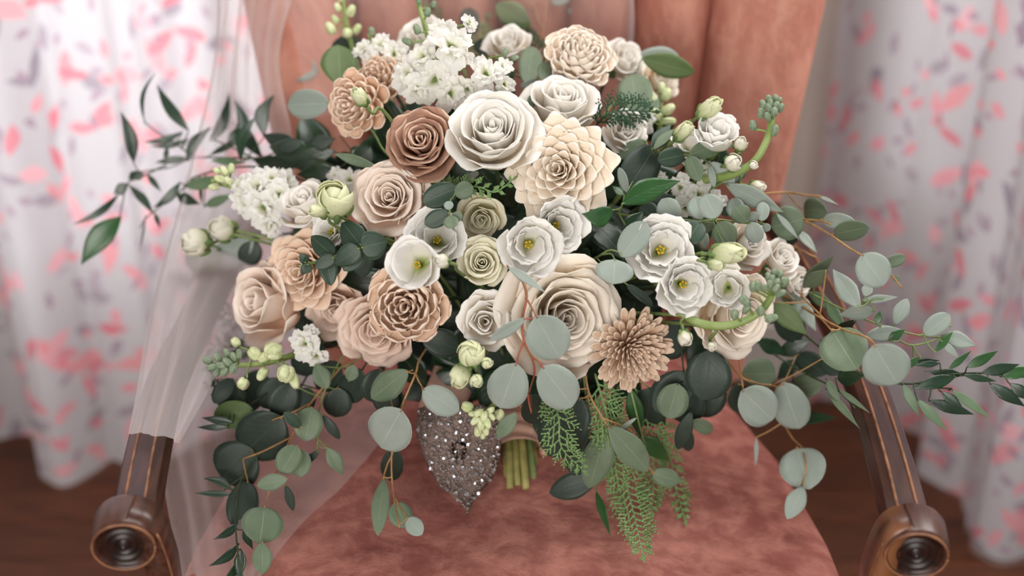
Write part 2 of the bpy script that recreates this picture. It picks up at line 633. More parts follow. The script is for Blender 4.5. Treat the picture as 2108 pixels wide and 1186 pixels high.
for i, (x0, x1, z0, z1) in enumerate(OP):
    g = Geo()
    for a, b in (((x0 - 0.07, z0 - 0.07), (x0, z1 + 0.07)), ((x1, z0 - 0.07), (x1 + 0.07, z1 + 0.07)), ((x0, z1), (x1, z1 + 0.07)), ((x0, z0 - 0.07), (x1, z0))):
        g.box((a[0], WY0 - 0.02, a[1]), (b[0], WY0 - 0.0005, b[1]))
    xm = (x0 + x1) / 2
    g.box((xm - 0.02, WY0 + 0.04, z0), (xm + 0.02, WY0 + 0.08, z1))
    g.box((x0, WY0 + 0.04, 1.28), (x1, WY0 + 0.08, 1.32))
    w = structure(g.build('window_%d' % (i + 1), M['trim'], smooth=False, bevel=0.003), 'painted window frame behind the %s curtain' % ('left' if i == 0 else 'right'))
    for (a, b) in ((x0, xm - 0.02), (xm + 0.02, x1)):
        for (c, d) in ((z0, 1.28), (1.32, z1)):
            g = Geo()
            g.box((a, WY0 + 0.058, c), (b, WY0 + 0.062, d))
            g.build('pane', M['glass'], w, smooth=False)


# ------------------------------------------------------------------ curtains
def curtain(name, plan, label, folds, amp, seed, z1=1.75, gather=0.15):
    r = random.Random(seed)
    pts = smooth_path([np.array([a, b, 0.0]) for a, b in plan], 24)
    pts = np.array(pts)
    seg = np.linalg.norm(np.diff(pts, axis=0), axis=1)
    s = np.concatenate([[0], np.cumsum(seg)])
    Ls = s[-1]
    n = int(Ls * 170)
    ss = np.linspace(0, Ls, n)
    X = np.interp(ss, s, pts[:, 0])
    Y = np.interp(ss, s, pts[:, 1])
    tx, ty = np.gradient(X), np.gradient(Y)
    ln = np.hypot(tx, ty)
    nx, ny = -ty / ln, tx / ln
    ph1, ph2 = r.random() * 6, r.random() * 6
    m = 40
    verts, uvs = [], []
    for j in range(m + 1):
        f = j / m
        z = 0.006 + f * z1
        a = amp * (1.15 - 0.35 * f)
        ph = folds * 2 * PI * ss / Ls
        w = a * (np.sin(ph + 0.5 * np.sin(2.0 * f + ph1)) + 0.35 * np.sin(1.7 * ph + ph2 + 0.8 * f) + 0.10 * np.sin(4.1 * ph + 2 * ph2))
        zz = z + (1 - f) ** 6 * 0.0
        for i in range(n):
            verts.append((X[i] + nx[i] * w[i], Y[i] + ny[i] * w[i], zz))
            uvs.append((ss[i] * 1.35 + seed, z))
    faces = [(j * n + i, j * n + i + 1, (j + 1) * n + i + 1, (j + 1) * n + i) for j in range(m) for i in range(n - 1)]
    o = obj(name, new_mesh(name, verts, faces, uvs), M['curtain'])
    tag(o, label, 'curtain', 'floral print sheer curtains')
    return o


curtain('curtain', [(-1.5, 0.74), (-1.2, 0.78), (-0.95, 0.76), (-0.8, 0.74), (-0.7, 0.64), (-0.6, 0.64), (-0.5, 0.72), (-0.3, 0.76)],
        'white sheer curtain printed with pink and grey leaves, behind the veil and left chair arm', 7, 0.022, 3)
curtain('curtain', [(0.46, 0.82), (0.57, 0.81), (0.64, 0.72), (0.645, 0.58), (0.67, 0.47), (0.73, 0.42), (0.82, 0.48), (0.9, 0.56), (1.05, 0.5), (1.3, 0.55)],
        'mauve shaded sheer curtain with pink and grey leaf print behind the long ruscus spray', 7, 0.018, 5)

# ------------------------------------------------------------------ armchair
chair = thing('armchair', 'antique armchair with dark carved wooden arms and dusty pink crushed velvet seat and channelled back', 'armchair', (0, 0, 0))

# seat cushion
def seat_half(y):
    ys = [-0.42, -0.40, -0.36, -0.30, -0.2, -0.14, -0.017, 0.08, 0.2, 0.30]
    xs = [0.12, 0.2, 0.25, 0.275, 0.283, 0.279, 0.258, 0.225, 0.18, 0.14]
    return float(np.interp(y, ys, xs))


verts, faces, uvs = [], [], []
NY, NX = 48, 48
for j in range(NY + 1):
    fy = j / NY
    yy = -0.42 + fy * 0.70
    hw = seat_half(yy)
    for i in range(NX + 1):
        u = -1 + 2 * i / NX
        us = math.sin(u * PI / 2)
        edge = max(abs(us) ** 8, (1 - fy) ** 30 if fy < 0.5 else 0)
        crown = 0.022 * (1 - us * us) * math.sin(PI * min(1, max(0, fy * 0.9 + 0.05)))
        z = 0.468 + crown + 0.022 * math.sqrt(max(0, 1 - abs(u) ** 6)) - (0.05 * (1 - fy / 0.08) ** 2 if fy < 0.08 else 0)
        verts.append((us * hw, yy, z))
        uvs.append((us, fy))
for j in range(NY):
    for i in range(NX):
        a = j * (NX + 1) + i
        faces.append((a, a + 1, a + NX + 2, a + NX + 1))
# skirt down
nb = len(verts)
ring = [(0, i) for i in range(NX + 1)] + [(j, NX) for j in range(1, NY + 1)] + [(NY, i) for i in range(NX - 1, -1, -1)] + [(j, 0) for j in range(NY - 1, 0, -1)]
ridx = [j * (NX + 1) + i for j, i in ring]
for lev, dz in enumerate((0.02, 0.06, 0.085)):
    for q in ridx:
        x, y, z = verts[q]
        k = 1.012 if lev < 2 else 0.99
        verts.append((x * k, y * k, 0.468 - dz))
        uvs.append((0, 0))
nr = len(ridx)
prev = ridx
for lev in range(3):
    cur = [nb + lev * nr + i for i in range(nr)]
    for i in range(nr):
        i2 = (i + 1) % nr
        faces.append((prev[i2], prev[i], cur[i], cur[i2]))
    prev = cur
faces.append(tuple(prev))
obj('seat', new_mesh('seat', verts, faces, uvs), M['velvet'], chair)['label'] = 'dusty pink crushed velvet seat cushion'

# seat rail under the cushion
g = Geo()
outer = [(-0.27, -0.36), (0.27, -0.36), (0.285, -0.2), (0.26, 0.0), (0.20, 0.2), (0.18, 0.27), (-0.18, 0.27), (-0.20, 0.2), (-0.26, 0.0), (-0.285, -0.2)]
v = [(x, y, z) for z in (0.31, 0.385) for x, y in outer]
n = len(outer)
g.add(v, [tuple(range(n))[::-1], tuple(range(n, 2 * n))] + [(i, (i + 1) % n, (i + 1) % n + n, i + n) for i in range(n)])
g.build('seat_rail', M['wood'], chair, smooth=False, bevel=0.006)

# back: seven vertical channels fanning out
SEAM_B = [-0.223, -0.128, -0.063, -0.010, 0.054, 0.107, 0.172, 0.267]     # at z = 0.47
SEAM_T = [-0.303, -0.178, -0.093, -0.016, 0.060, 0.137, 0.222, 0.347]     # at z = 1.05


def back_y(x, z):
    return 0.265 + (z - 0.47) * 0.10 - 0.55 * x * x * 0.5


for c in range(7):
    verts, faces = [], []
    NV, NU = 26, 14
    for j in range(NV + 1):
        f = j / NV
        z = 0.44 + f * 0.62
        ff = (z - 0.47) / 0.58
        xa = SEAM_B[c] + (SEAM_T[c] - SEAM_B[c]) * ff
        xb = SEAM_B[c + 1] + (SEAM_T[c + 1] - SEAM_B[c + 1]) * ff
        for i in range(NU + 1):
            u = -1 + 2 * i / NU
            x = (xa + xb) / 2 + (xb - xa) / 2 * u
            bul = (max(0, 1 - abs(u) ** 2.6)) ** 0.6 * (0.046 if c not in (0, 6) else 0.055)
            sh = 0.0
            if f > 0.93:
                sh = ((f - 0.93) / 0.07) ** 2 * 0.04
            y = back_y(x, z) - bul + sh
            verts.append((x, y, z))
    bk = len(verts)
    for j in range(NV + 1):
        z = verts[j * (NU + 1)][2]
        for q in (0, NU):
            x, y, _ = verts[j * (NU + 1) + q]
            verts.append((x, back_y(x, z) + 0.05, z))
    for j in range(NV):
        for i in range(NU):
            a = j * (NU + 1) + i
            faces.append((a, a + 1, a + NU + 2, a + NU + 1))
        l0, l1 = j * (NU + 1), (j + 1) * (NU + 1)
        b0, b1 = bk + 2 * j, bk + 2 * j + 2
        faces.append((l0, l1, b1, b0))
        faces.append((l0 + NU, b0 + 1, b1 + 1, l1 + NU))
        faces.append((b0, b1, b1 + 1, b0 + 1))
    o = obj('back_channel', new_mesh('back_channel', verts, faces), M['velvetback'], chair)
    o.data.polygons.foreach_set('use_smooth', [True] * len(o.data.polygons))
# outer shell of the back (rounded, behind the channels)
verts, faces = [], []
NV, NU = 20, 24
for j in range(NV + 1):
    f = j / NV
    z = 0.36 + f * 0.70
    ff = max(-0.1, (z - 0.47) / 0.58)
    hw = 0.25 + 0.080 * ff
    for i in range(NU):
        an = 2 * PI * i / NU
        ex = math.copysign(abs(math.cos(an)) ** 0.5, math.cos(an))
        ey = math.copysign(abs(math.sin(an)) ** 0.7, math.sin(an))
        x = 0.022 + ex * (hw - 0.008)
        y = back_y(x, z) + 0.045 + ey * 0.036
        verts.append((x, y, z))
for j in range(NV):
    for i in range(NU):
        a, b = j * NU + i, j * NU + (i + 1) % NU
        faces.append((a, b, b + NU, a + NU))
faces.append(tuple(range(NU))[::-1])
faces.append(tuple(NV * NU + i for i in range(NU)))
obj('back_shell', new_mesh('back_shell', verts, faces), M['velvetback'], chair)


# arms
def arm(sgn):
    """arm rail with a ridged hexagon-like section, scroll end and curved support"""
    pathx = [(0.262, 0.25, 0.64), (0.283, 0.12, 0.632), (0.294, 0.0, 0.625), (0.300, -0.10, 0.62), (0.292, -0.20, 0.618), (0.283, -0.285, 0.613)]
    if sgn > 0:
        pathx = [(0.268, 0.25, 0.64), (0.290, 0.12, 0.632), (0.302, 0.0, 0.625), (0.306, -0.10, 0.62), (0.302, -0.20, 0.618), (0.296, -0.285, 0.613)]
    path = smooth_path([np.array([sgn * a, b, c]) for a, b, c in pathx], 8)
    sec = [(-0.021, -0.014), (-0.0235, -0.003), (-0.0185, 0.009), (-0.009, 0.0135), (-0.0075, 0.0125), (0.0075, 0.0125), (0.009, 0.0135), (0.0185, 0.009), (0.0235, -0.003), (0.021, -0.014), (0.008, -0.02), (-0.008, -0.02)]
    verts, faces = [], []
    n = len(path)
    for i, p in enumerate(path):
        t = unit(path[min(i + 1, n - 1)] - path[max(i - 1, 0)])
        s = unit(np.cross(t, [0, 0, 1]))
        u = np.cross(s, t)
        sc = 0.70 + 0.12 * (i / (n - 1))
        for a, b in sec:
            verts.append(p + s * a * sc + u * b * sc)
    m = len(sec)
    for i in range(n - 1):
        for k in range(m):
            a, b = i * m + k, i * m + (k + 1) % m
            faces.append((a, b, b + m, a + m))
    faces.append(tuple(range(m))[::-1])
    faces.append(tuple((n - 1) * m + k for k in range(m)))
    me = new_mesh('armrest', verts, faces, smooth=False)
    o = obj('armrest', me, M['wood'], chair)
    bv = o.modifiers.new('bevel', 'BEVEL')
    bv.width = 0.0018
    bv.segments = 2
    # two raised beads along the top, their pale colour paints in highlight lines
    for e in (3, 6):
        tube('bead_moulding', [np.array(verts[i * m + e]) + np.array([0, 0, -0.0004]) for i in range(n)], 0.0013, 0.0013, M['worn_highlight'], o, 6)
    # scroll (volute) : axis along y, front face with turned rings
    c = path[-1] + np.array([sgn * 0.004, -0.004, 0.002 if sgn < 0 else -0.006])
    R = 0.0232
    sc = sub('scroll', chair, c)
    sc.rotation_mode = 'XYZ'
    sc.rotation_euler = (0.12, 0, -sgn * 0.12)
    g = Geo()
    seg = 40
    prof = [(0.0, 0.012), (R * 0.98, 0.012), (R * 1.05, 0.008), (R * 1.05, -0.016), (R * 1.02, -0.0195), (R * 0.93, -0.0205), (R * 0.88, -0.019), (R * 0.86, -0.0178), (R * 0.66, -0.017),
            (R * 0.62, -0.0195), (R * 0.56, -0.0195), (R * 0.52, -0.017), (R * 0.42, -0.017), (R * 0.38, -0.0195), (R * 0.32, -0.0195), (R * 0.28, -0.017), (R * 0.18, -0.017), (R * 0.13, -0.021), (0.0, -0.0225)]
    vv, ff = [], []
    for rr, yy in prof:
        for k in range(seg):
            an = 2 * PI * k / seg
            vv.append((rr * math.cos(an), yy, rr * math.sin(an)))
    for i in range(len(prof) - 1):
        for k in range(seg):
            a, b = i * seg + k, i * seg + (k + 1) % seg
            ff.append((a, a + seg, b + seg, b))
    g.add(vv[:9 * seg], [q for q in ff if max(q) < 9 * seg])
    g.build('volute', M['woodlight'], sc)
    g = Geo()
    g.add(vv[7 * seg:], [tuple(x - 7 * seg for x in q) for q in ff if min(q) >= 7 * seg])
    g.build('turned_rosette', M['wooddark'], sc)
    # worn rim
    ringp = [(R * 0.97 * math.cos(a), -0.0203, R * 0.97 * math.sin(a)) for a in np.linspace(0, 2 * PI, 41)]
    tube('rim', ringp, 0.0011, 0.0011, M['worn_highlight'], sc, 6)
    # support: leaves the inner side of the scroll and sweeps down to the seat rail
    inn = -sgn
    pts = [c + np.array([inn * R * 0.20, 0.0, R * 0.86]), c + np.array([inn * R * 0.70, 0.0, R * 0.45]), c + np.array([inn * R * 0.80, 0.002, -0.012]), c + np.array([inn * R * 0.78, 0.006, -0.05]),
           c + np.array([inn * R * 0.6, 0.016, -0.10]), c + np.array([inn * R * 0.3, 0.03, -0.16]), c + np.array([inn * R * 0.1, 0.05, -0.27])]
    pp = smooth_path(pts, 7)
    verts, faces = [], []
    n = len(pp)
    for i, p in enumerate(pp):
        t = unit(pp[min(i + 1, n - 1)] - pp[max(i - 1, 0)])
        s = unit(np.cross(t, [0, 1, 0]))
        w = 0.005 + 0.009 * min(1, i / 18)
        for a, b in ((-w * 0.35, -0.0185), (w, -0.0165), (w * 1.05, -0.004), (w, 0.009), (-w * 0.35, 0.010)):
            verts.append(p + s * (-sgn) * a + np.array([0, b, 0]))
    for i in range(n - 1):
        for k in range(5):
            a, b = i * 5 + k, i * 5 + (k + 1) % 5
            faces.append((a, b, b + 5, a + 5))
    faces.append((0, 1, 2, 3, 4))
    faces.append(tuple((n - 1) * 5 + k for k in range(5)))
    obj('arm_support', new_mesh('arm_support', verts, faces), M['woodlight'], chair)
    tube('worn_edge', [np.array(verts[i * 5 + 1]) for i in range(9, n)], 0.0009, 0.0009, M['worn_highlight'], chair, 5)


M['woodlight'] = mat_wood('chair_wood_light', '38211A', '5A382C', '8A5A3A')
M['worn_highlight'] = mat_plain('worn_edge', '986A4C', '6E4632', rough=0.4, scale=80)  # pale rims and edges, also the painted highlight on the arm ridges
arm(-1)
arm(1)
for sx in (-1, 1):
    for (yy, l) in ((-0.31, 0), (0.26, 1)):
        g = Geo()
        xx = sx * (0.235 if l == 0 else 0.17)
        p = smooth_path([np.array([xx, yy, 0.33]), np.array([xx + sx * 0.012, yy + (0.02 if l else -0.01), 0.2]), np.array([xx - sx * 0.0, yy + (0.05 if l else 0), 0.08]), np.array([xx + sx * 0.01, yy + (0.09 if l else -0.01), 0.0])], 6)
        g.tube(p, 0.026, 0.014, 10)
        g.build('leg', M['wood'], chair)


# ------------------------------------------------------------------ petals and leaves
def bez(p, t):
    t = np.asarray(t)
    a = (1 - t)
    return [a ** 3 * p[0][k] + 3 * a * a * t * p[1][k] + 3 * a * t * t * p[2][k] + t ** 3 * p[3][k] for k in (0, 1)]


def petal_mesh(prof, W, phi, wk=((0, .25), (.35, .75), (.7, 1), (1, .9)), k=0.22, q=2.2, rc=None, nu=8, nv=8, ruf=0.0, rf=2.0, slip=0.0, seed=0, rcend=None, notch=0.0):
    """sheet petal; prof = 4 bezier points (r, z); W half width; rc transverse bend radius"""
    r = random.Random(seed)
    u = np.linspace(-1, 1, nu + 1)
    v = np.linspace(0, 1, nv + 1)
    V, U = np.meshgrid(v, u, indexing='ij')
    ve = V * (1 - k * np.abs(U) ** q + notch * np.cos(U * PI * 1.5) * 0.5)
    Rr, Z = bez(prof, ve)
    R2, Z2 = bez(prof, np.clip(ve + 0.01, 0, 1.2))
    tr, tz = R2 - Rr, Z2 - Z
    ln = np.hypot(tr, tz) + 1e-9
    tr, tz = tr / ln, tz / ln
    w = np.interp(V, [a for a, _ in wk], [b for _, b in wk]) * W
    s = U * w
    if rc is None:
        rc = W * 1.2
    rcv = rc if rcend is None else rc + (rcend - rc) * V
    a = np.clip(s / rcv, -2.6, 2.6)
    X = rcv * np.sin(a)
    Y = rcv * (1 - np.cos(a))
    Y = Y + slip * U * V
    if ruf:
        p1, p2 = r.random() * 6.28, r.random() * 6.28
        Y = Y + ruf * V ** 2.2 * (np.sin(rf * PI * U + p1) + 0.5 * np.sin(rf * 2.3 * PI * U + p2) * (0.4 + np.abs(U)))
        Rr = Rr + ruf * 0.4 * V ** 3 * np.sin(rf * 1.7 * PI * U + p2)
    er = Rr - Y * tz
    ez = Z + Y * tr
    c, sn = math.cos(phi), math.sin(phi)
    vx = er * c - X * sn
    vy = er * sn + X * c
    verts = np.stack([vx, vy, ez], -1).reshape(-1, 3)
    uvs = np.stack([(U + 1) / 2, ve], -1).reshape(-1, 2)
    m = nu + 1
    faces = [(j * m + i, j * m + i + 1, (j + 1) * m + i + 1, (j + 1) * m + i) for j in range(nv) for i in range(nu)]
    return new_mesh('petal', verts, faces, uvs)


def axis_quat(tilt, spin=0.0):
    ax = unit(-FW + tilt[0] * RT - tilt[1] * UP)
    q = Vector((0, 0, 1)).rotation_difference(Vector(ax))
    return q @ Quaternion((0, 0, 1), spin), ax


BIND = P(1062, 848, 1.352)
STEM_END = P(1074, 1024, 1.285)
HUB = P(1060, 640, 1.37)
n_cut = [0]


def bloom_stem(root, pos, ax, q, parent=None, through=False, mat='stemdark', r=0.0018):
    """stem from calyx down into the binding; local coordinates of root"""
    inv = q.inverted()
    jit = np.array([rnd.uniform(-1, 1), rnd.uniform(-1, 1), rnd.uniform(-1, 1)]) * 0.008
    pts = [pos, pos - ax * 0.03, (pos * 0.4 + HUB * 0.6) + np.array([0, 0.02, -0.01]), BIND + jit]
    mpath = smooth_path(pts, 5)
    loc = [np.array(inv @ Vector(p - pos)) for p in mpath]
    tube('stem', loc, r, r, M[mat], parent or root, 5)
    g = Geo()
    for i in range(5):
        a = i * 2 * PI / 5
        g.ball((0.0035 * math.cos(a), 0.0035 * math.sin(a), -0.006), (math.cos(a), math.sin(a), 1.2), 0.0028, 2.2, 5, 4)
    g.ball((0, 0, -0.009), (0, 0, 1), 0.005, 1.3)
    g.build('calyx', M['sepal'], parent or root)


def place(name, label, cat, group, px, py, d, tilt, lift, spin=None):
    spin = rnd.uniform(0, 6.28) if spin is None else spin
    q, ax = axis_quat(tilt, spin)
    pos = P(px, py, d) - ax * lift
    root = thing(name, label, cat, pos, q, group)
    return root, pos, ax, q


def rose(px, py, Rpx, d, tilt, mat, label, n=26, openness=1.0, name='rose', cat='rose', group='roses of the bouquet', H=1.05, ruf=0.02, center=0.06, spin=None, wide=1.0, thick=0.0006):
    R = Rpx * d / FPX
    Hh = R * H
    root, pos, ax, q = place(name, label, cat, group, px, py, d, tilt, Hh * 0.7, spin)
    n = max(12, int(n * 0.72))
    for i in range(n):
        t = i / (n - 1)
        rho = R * (center + (0.86 - center) * t ** 0.9) * rnd.uniform(0.95, 1.05)
        h = Hh * (0.90 + 0.14 * math.sin(t * 2.8) - 0.50 * t ** 2.4 * openness) * rnd.uniform(0.95, 1.05)
        curl = 0.07 + 0.26 * t * openness
        p0 = (R * 0.05, 0)
        p1 = (rho * (0.70 + 0.42 * t), 0.05 * h)
        p2 = (rho * (0.88 - 0.06 * t), h * (0.70 + 0.36 * t))
        p3 = (rho * (1.0 + curl), h * (1.0 - 0.12 * t * openness))
        wd = rho * (1.75 - 0.72 * t) * wide
        me = petal_mesh((p0, p1, p2, p3), wd, i * 2.39996 + rnd.uniform(-.35, .35), k=0.13 + 0.12 * t, q=rnd.uniform(1.5, 2.6), rc=rho * (0.92 + 0.38 * t) * rnd.uniform(.95, 1.12), nu=10, nv=9,
                        ruf=R * (ruf + 0.012) * (0.35 + t), rf=1.5, slip=rho * 0.2 * (1 - 0.6 * t), seed=rnd.random())
        obj('petal', me, M[mat], root, thick)
    bloom_stem(root, pos, ax, q)
    return root


def dahlia(px, py, Rpx, d, tilt, mat, label, n=58, name='sola_wood_dahlia', cat='dahlia', group='wooden craft blooms of the bouquet', point=0.42, H=0.62, wf=1.0, cup=1.0, thick=0.0009, flat=1.0, incurve=0.0):
    R = Rpx * d / FPX
    root, pos, ax, q = place(name, label, cat, group, px, py, d, tilt, R * H * 0.6)
    for i in range(n):
        t = i / (n - 1)
        rho = R * (0.05 + 0.95 * t ** 0.72)
        h = R * H * (1.0 - 0.80 * t ** 1.4 * flat) * rnd.uniform(.93, 1.07)
        base = rho * 0.12
        p0 = (base, 0)
        p1 = (rho * 0.62, h * 0.12)
        p2 = (rho * 0.70, h * 0.86)
        p3 = (rho * (1.0 + 0.06 * t) - incurve * R * min(1, t * 2), h)
        if incurve:
            p2 = (rho * 1.0, h * 0.72)
        wd = R * (0.13 + 0.20 * min(1, t * 1.5)) * wf
        me = petal_mesh((p0, p1, p2, p3), wd, i * 2.39996 + rnd.uniform(-.08, .08), wk=((0, .3), (.5, .85), (.70, 1), (.86, .97), (.95, .84), (1, .55)), k=point * 0.5, q=1.8,
                        rc=wd * (0.85 + 0.5 * t) * cup, nu=8, nv=9, ruf=R * 0.006, seed=rnd.random())
        obj('petal', me, M[mat], root, thick)
    bloom_stem(root, pos, ax, q)
    return root


def ball_mum(px, py, Rpx, d, tilt, mat, label, n=46, name='sola_wood_chrysanthemum', cat='chrysanthemum', group='wooden craft blooms of the bouquet', wf=1.0, squash=0.85, tipcurl=0.28, lo=1.75):
    """ball bloom of thick spoon petals whose tips curl inwards"""
    R = Rpx * d / FPX
    root, pos, ax, q = place(name, label, cat, group, px, py, d, tilt, 0)
    n = int(n * 1.35)
    for i in range(n):
        t = (i + 0.3) / n
        th = lo * t ** 0.62 * rnd.uniform(0.95, 1.05)               # polar angle from the axis
        rt, zt = R * math.sin(th), R * squash * math.cos(th)
        # bulge outside the sphere then tip tucked in toward the axis
        th0 = th + 0.75
        p0 = (R * 0.30 * math.sin(min(th0, 2.2)), R * squash * 0.25 * math.cos(min(th0, 2.6)) - 0.1 * R)
        p1 = (R * 1.0 * math.sin(min(th + 0.5, 2.2)), R * squash * 1.0 * math.cos(min(th + 0.5, 2.4)))
        p2 = (R * (0.98 + tipcurl * 0.5) * math.sin(th + 0.12), R * squash * (0.98 + tipcurl * 0.6) * math.cos(th + 0.12))
        p3 = (R * (1.0 - tipcurl * 0.25) * math.sin(max(0.02, th - tipcurl)), R * squash * (1.0 - tipcurl * 0.1) * math.cos(max(0.02, th - tipcurl)))
        wd = R * (0.17 + 0.17 * min(1, t * 1.6)) * wf
        me = petal_mesh((p0, p1, p2, p3), wd, i * 2.39996 + rnd.uniform(-.22, .22), wk=((0, .4), (.4, .9), (.6, 1), (.8, .97), (.92, .82), (1, .6)), k=0.14, q=2.2,
                        rc=wd * rnd.uniform(0.72, 0.95), nu=8, nv=10, ruf=R * 0.008, seed=rnd.random())
        obj('petal', me, M[mat], root, 0.001)
    bloom_stem(root, pos, ax, q)
    return root


def thin_mum(px, py, Rpx, d, tilt, mat, label, n=150):
    R = Rpx * d / FPX
    root, pos, ax, q = place('sola_wood_zinnia', label, 'zinnia', 'wooden craft blooms of the bouquet', px, py, d, tilt, R * 0.25)
    for i in range(n):
        t = i / (n - 1)
        th = 0.10 + 1.38 * t ** 0.75
        Lr = R * (0.50 + 0.5 * t ** 0.45) * rnd.uniform(0.84, 1.06)
        tip = (Lr * math.sin(th), Lr * 0.75 * math.cos(th) + 0.05 * R)
        p0 = (tip[0] * 0.15, 0)
        p1 = (tip[0] * 0.55, tip[1] * 0.25)
        p2 = (tip[0] * 0.85, tip[1] * 0.75)
        wd = R * (0.045 + 0.060 * t)
        me = petal_mesh((p0, p1, p2, tip), wd, i * 2.39996 + rnd.uniform(-.12, .12), wk=((0, .5), (.6, 1), (.9, .9), (1, .55)), k=0.06, q=2, rc=wd * (0.7 + 0.8 * t), nu=4, nv=6,
                        ruf=R * 0.004, seed=rnd.random())
        obj('petal', me, M[mat], root, 0.0008)
    bloom_stem(root, pos, ax, q)
    return root


def lisianthus(px, py, Rpx, d, tilt, label, n=11, mat='lisi', H=1.1, name='lisianthus', hollow=0.42, ruf=0.06, spin=None, stamens=True):
    R = Rpx * d / FPX
    Hh = R * H
    root, pos, ax, q = place(name, label, 'lisianthus', 'lisianthus flowers of the bouquet', px, py, d, tilt, Hh * 0.75, spin)
    for i in range(n):
        t = i / (n - 1)
        rho = R * (hollow + (0.9 - hollow) * t)
        h = Hh * (0.95 - 0.22 * t + rnd.uniform(-.05, .05))
        p0 = (R * 0.06, 0)
        p1 = (rho * (0.45 + 0.35 * t), 0.08 * h)
        p2 = (rho * 0.85, h * (0.7 + 0.2 * t))
        p3 = (rho * (1.1 + 0.12 * t), h)
        wd = rho * 1.2
        me = petal_mesh((p0, p1, p2, p3), wd, i * 2.39996 + rnd.uniform(-.2, .2), k=0.16, q=2.0, rc=rho * 1.05, nu=12, nv=9, ruf=R * ruf * (0.5 + 0.6 * t), rf=2.6, slip=rho * 0.15, seed=rnd.random())
        obj('petal', me, M[mat], root, 0.0005)
    if stamens:
        g = Geo()
        g.tube([(0, 0, 0), (0, 0, Hh * 0.42)], R * 0.08, R * 0.03, 8)
        g.ball((0, 0, Hh * 0.45), (1, 0, 0.2), R * 0.05, 1.5)
        g.build('pistil', M['pistil'], root)
        g = Geo()
        for i in range(5):
            a = i * 2 * PI / 5 + 0.3
            b = np.array([math.cos(a) * R * 0.09, math.sin(a) * R * 0.09, Hh * 0.4])
            g.tube([(0, 0, 0.1 * Hh), b], R * 0.012, R * 0.01, 4)
            g.ball(b, (math.cos(a + 1), math.sin(a + 1), .6), R * 0.045, 1.8, 6, 5)
        g.build('stamens', M['yellow'], root)
    bloom_stem(root, pos, ax, q)
    return root


def bud(px, py, Rpx, d, tilt, label, mat='bud', H=2.6, name='lisianthus_bud', cat='flower bud', n=5, group='flower buds of the bouquet', stem_to=None, open_=0.35):
    """closed bud: spirally wrapped petals, sepals and a stem"""
    R = Rpx * d / FPX
    Hh = R * H
    root, pos, ax, q = place(name, label, cat, group, px, py, d, tilt, Hh * 0.5)
    for i in range(n):
        t = i / max(1, n - 1)
        rho = R * (0.82 + 0.18 * t)
        h = Hh * (1.0 - 0.16 * t)
        p0 = (R * 0.12, 0)
        p1 = (rho * 1.15, 0.12 * h)
        p2 = (rho * 1.05, 0.75 * h)
        p3 = (rho * (open_ + 0.2 * t), h)
        me = petal_mesh((p0, p1, p2, p3), rho * 1.5, i * 2.39996, k=0.18, q=1.8, rc=rho * 0.95, nu=10, nv=8, ruf=R * 0.03, rf=1.5, slip=-rho * 0.3, seed=rnd.random())
        obj('petal', me, M[mat], root, 0.0004)
    g = Geo()
    g.ball((0, 0, Hh * 0.55), (0, 0, 1), R * 0.62, Hh * 0.36 / (R * 0.62), 10, 8, 0.08)
    g.build('folded_core', M[mat], root)
    g = Geo()
    for i in range(5):
        a = i * 2 * PI / 5
        g.ball((R * 0.75 * math.cos(a), R * 0.75 * math.sin(a), Hh * 0.14), (math.cos(a) * 0.35, math.sin(a) * 0.35, 1), R * 0.22, 2.6, 5, 5)
    g.ball((0, 0, 0), (0, 0, 1), R * 0.5, 1)
    g.build('calyx', M['sepal'], root)
    inv = q.inverted()
    if stem_to is None:
        w = pos * 0.5 + HUB * 0.5
        pts = [pos, pos - ax * 0.02, w, BIND]
    else:
        e = P(*stem_to)
        pts = [pos, pos - ax * 0.012, e, e * 0.5 + HUB * 0.5]
    tube('stem', [np.array(inv @ Vector(p - pos)) for p in smooth_path(pts, 5)], 0.0014, 0.0016, M['stem'], root, 5)
    return root


def floret(parent, origin, pos, ax, R, mat='stock', n=9):
    """one ruffled stock floret: part of a spike; petals are its sub-parts"""
    ax = unit(ax)
    q = Vector((0, 0, 1)).rotation_difference(Vector(ax)) @ Quaternion((0, 0, 1), rnd.uniform(0, 6.28))
    g = Geo()
    g.ball((0, 0, -R * 0.1), (0, 0, 1), R * 0.16, 2.0, 6, 5)
    f = g.build('floret', M['sepal'], parent)
    f.location = pos - origin
    f.rotation_mode = 'QUATERNION'
    f.rotation_quaternion = q
    for i in range(n):
        t = i / (n - 1)
        rho = R * (0.3 + 0.7 * t)
        h = R * (0.72 - 0.42 * t) * rnd.uniform(0.8, 1.2)
        me = petal_mesh(((R * 0.04, 0), (rho * 0.35, h * 0.7), (rho * 0.7, h * 1.15), (rho * 1.05, h * rnd.uniform(.6, 1.0))), R * (0.34 + 0.16 * t), i * 2.39996 + rnd.uniform(-.3, .3),
                        k=0.12, q=2.2, rc=R * 0.8, nu=7, nv=6, ruf=R * 0.09, rf=1.8, seed=rnd.random())
        obj('petal', me, M[mat], f)
    return f


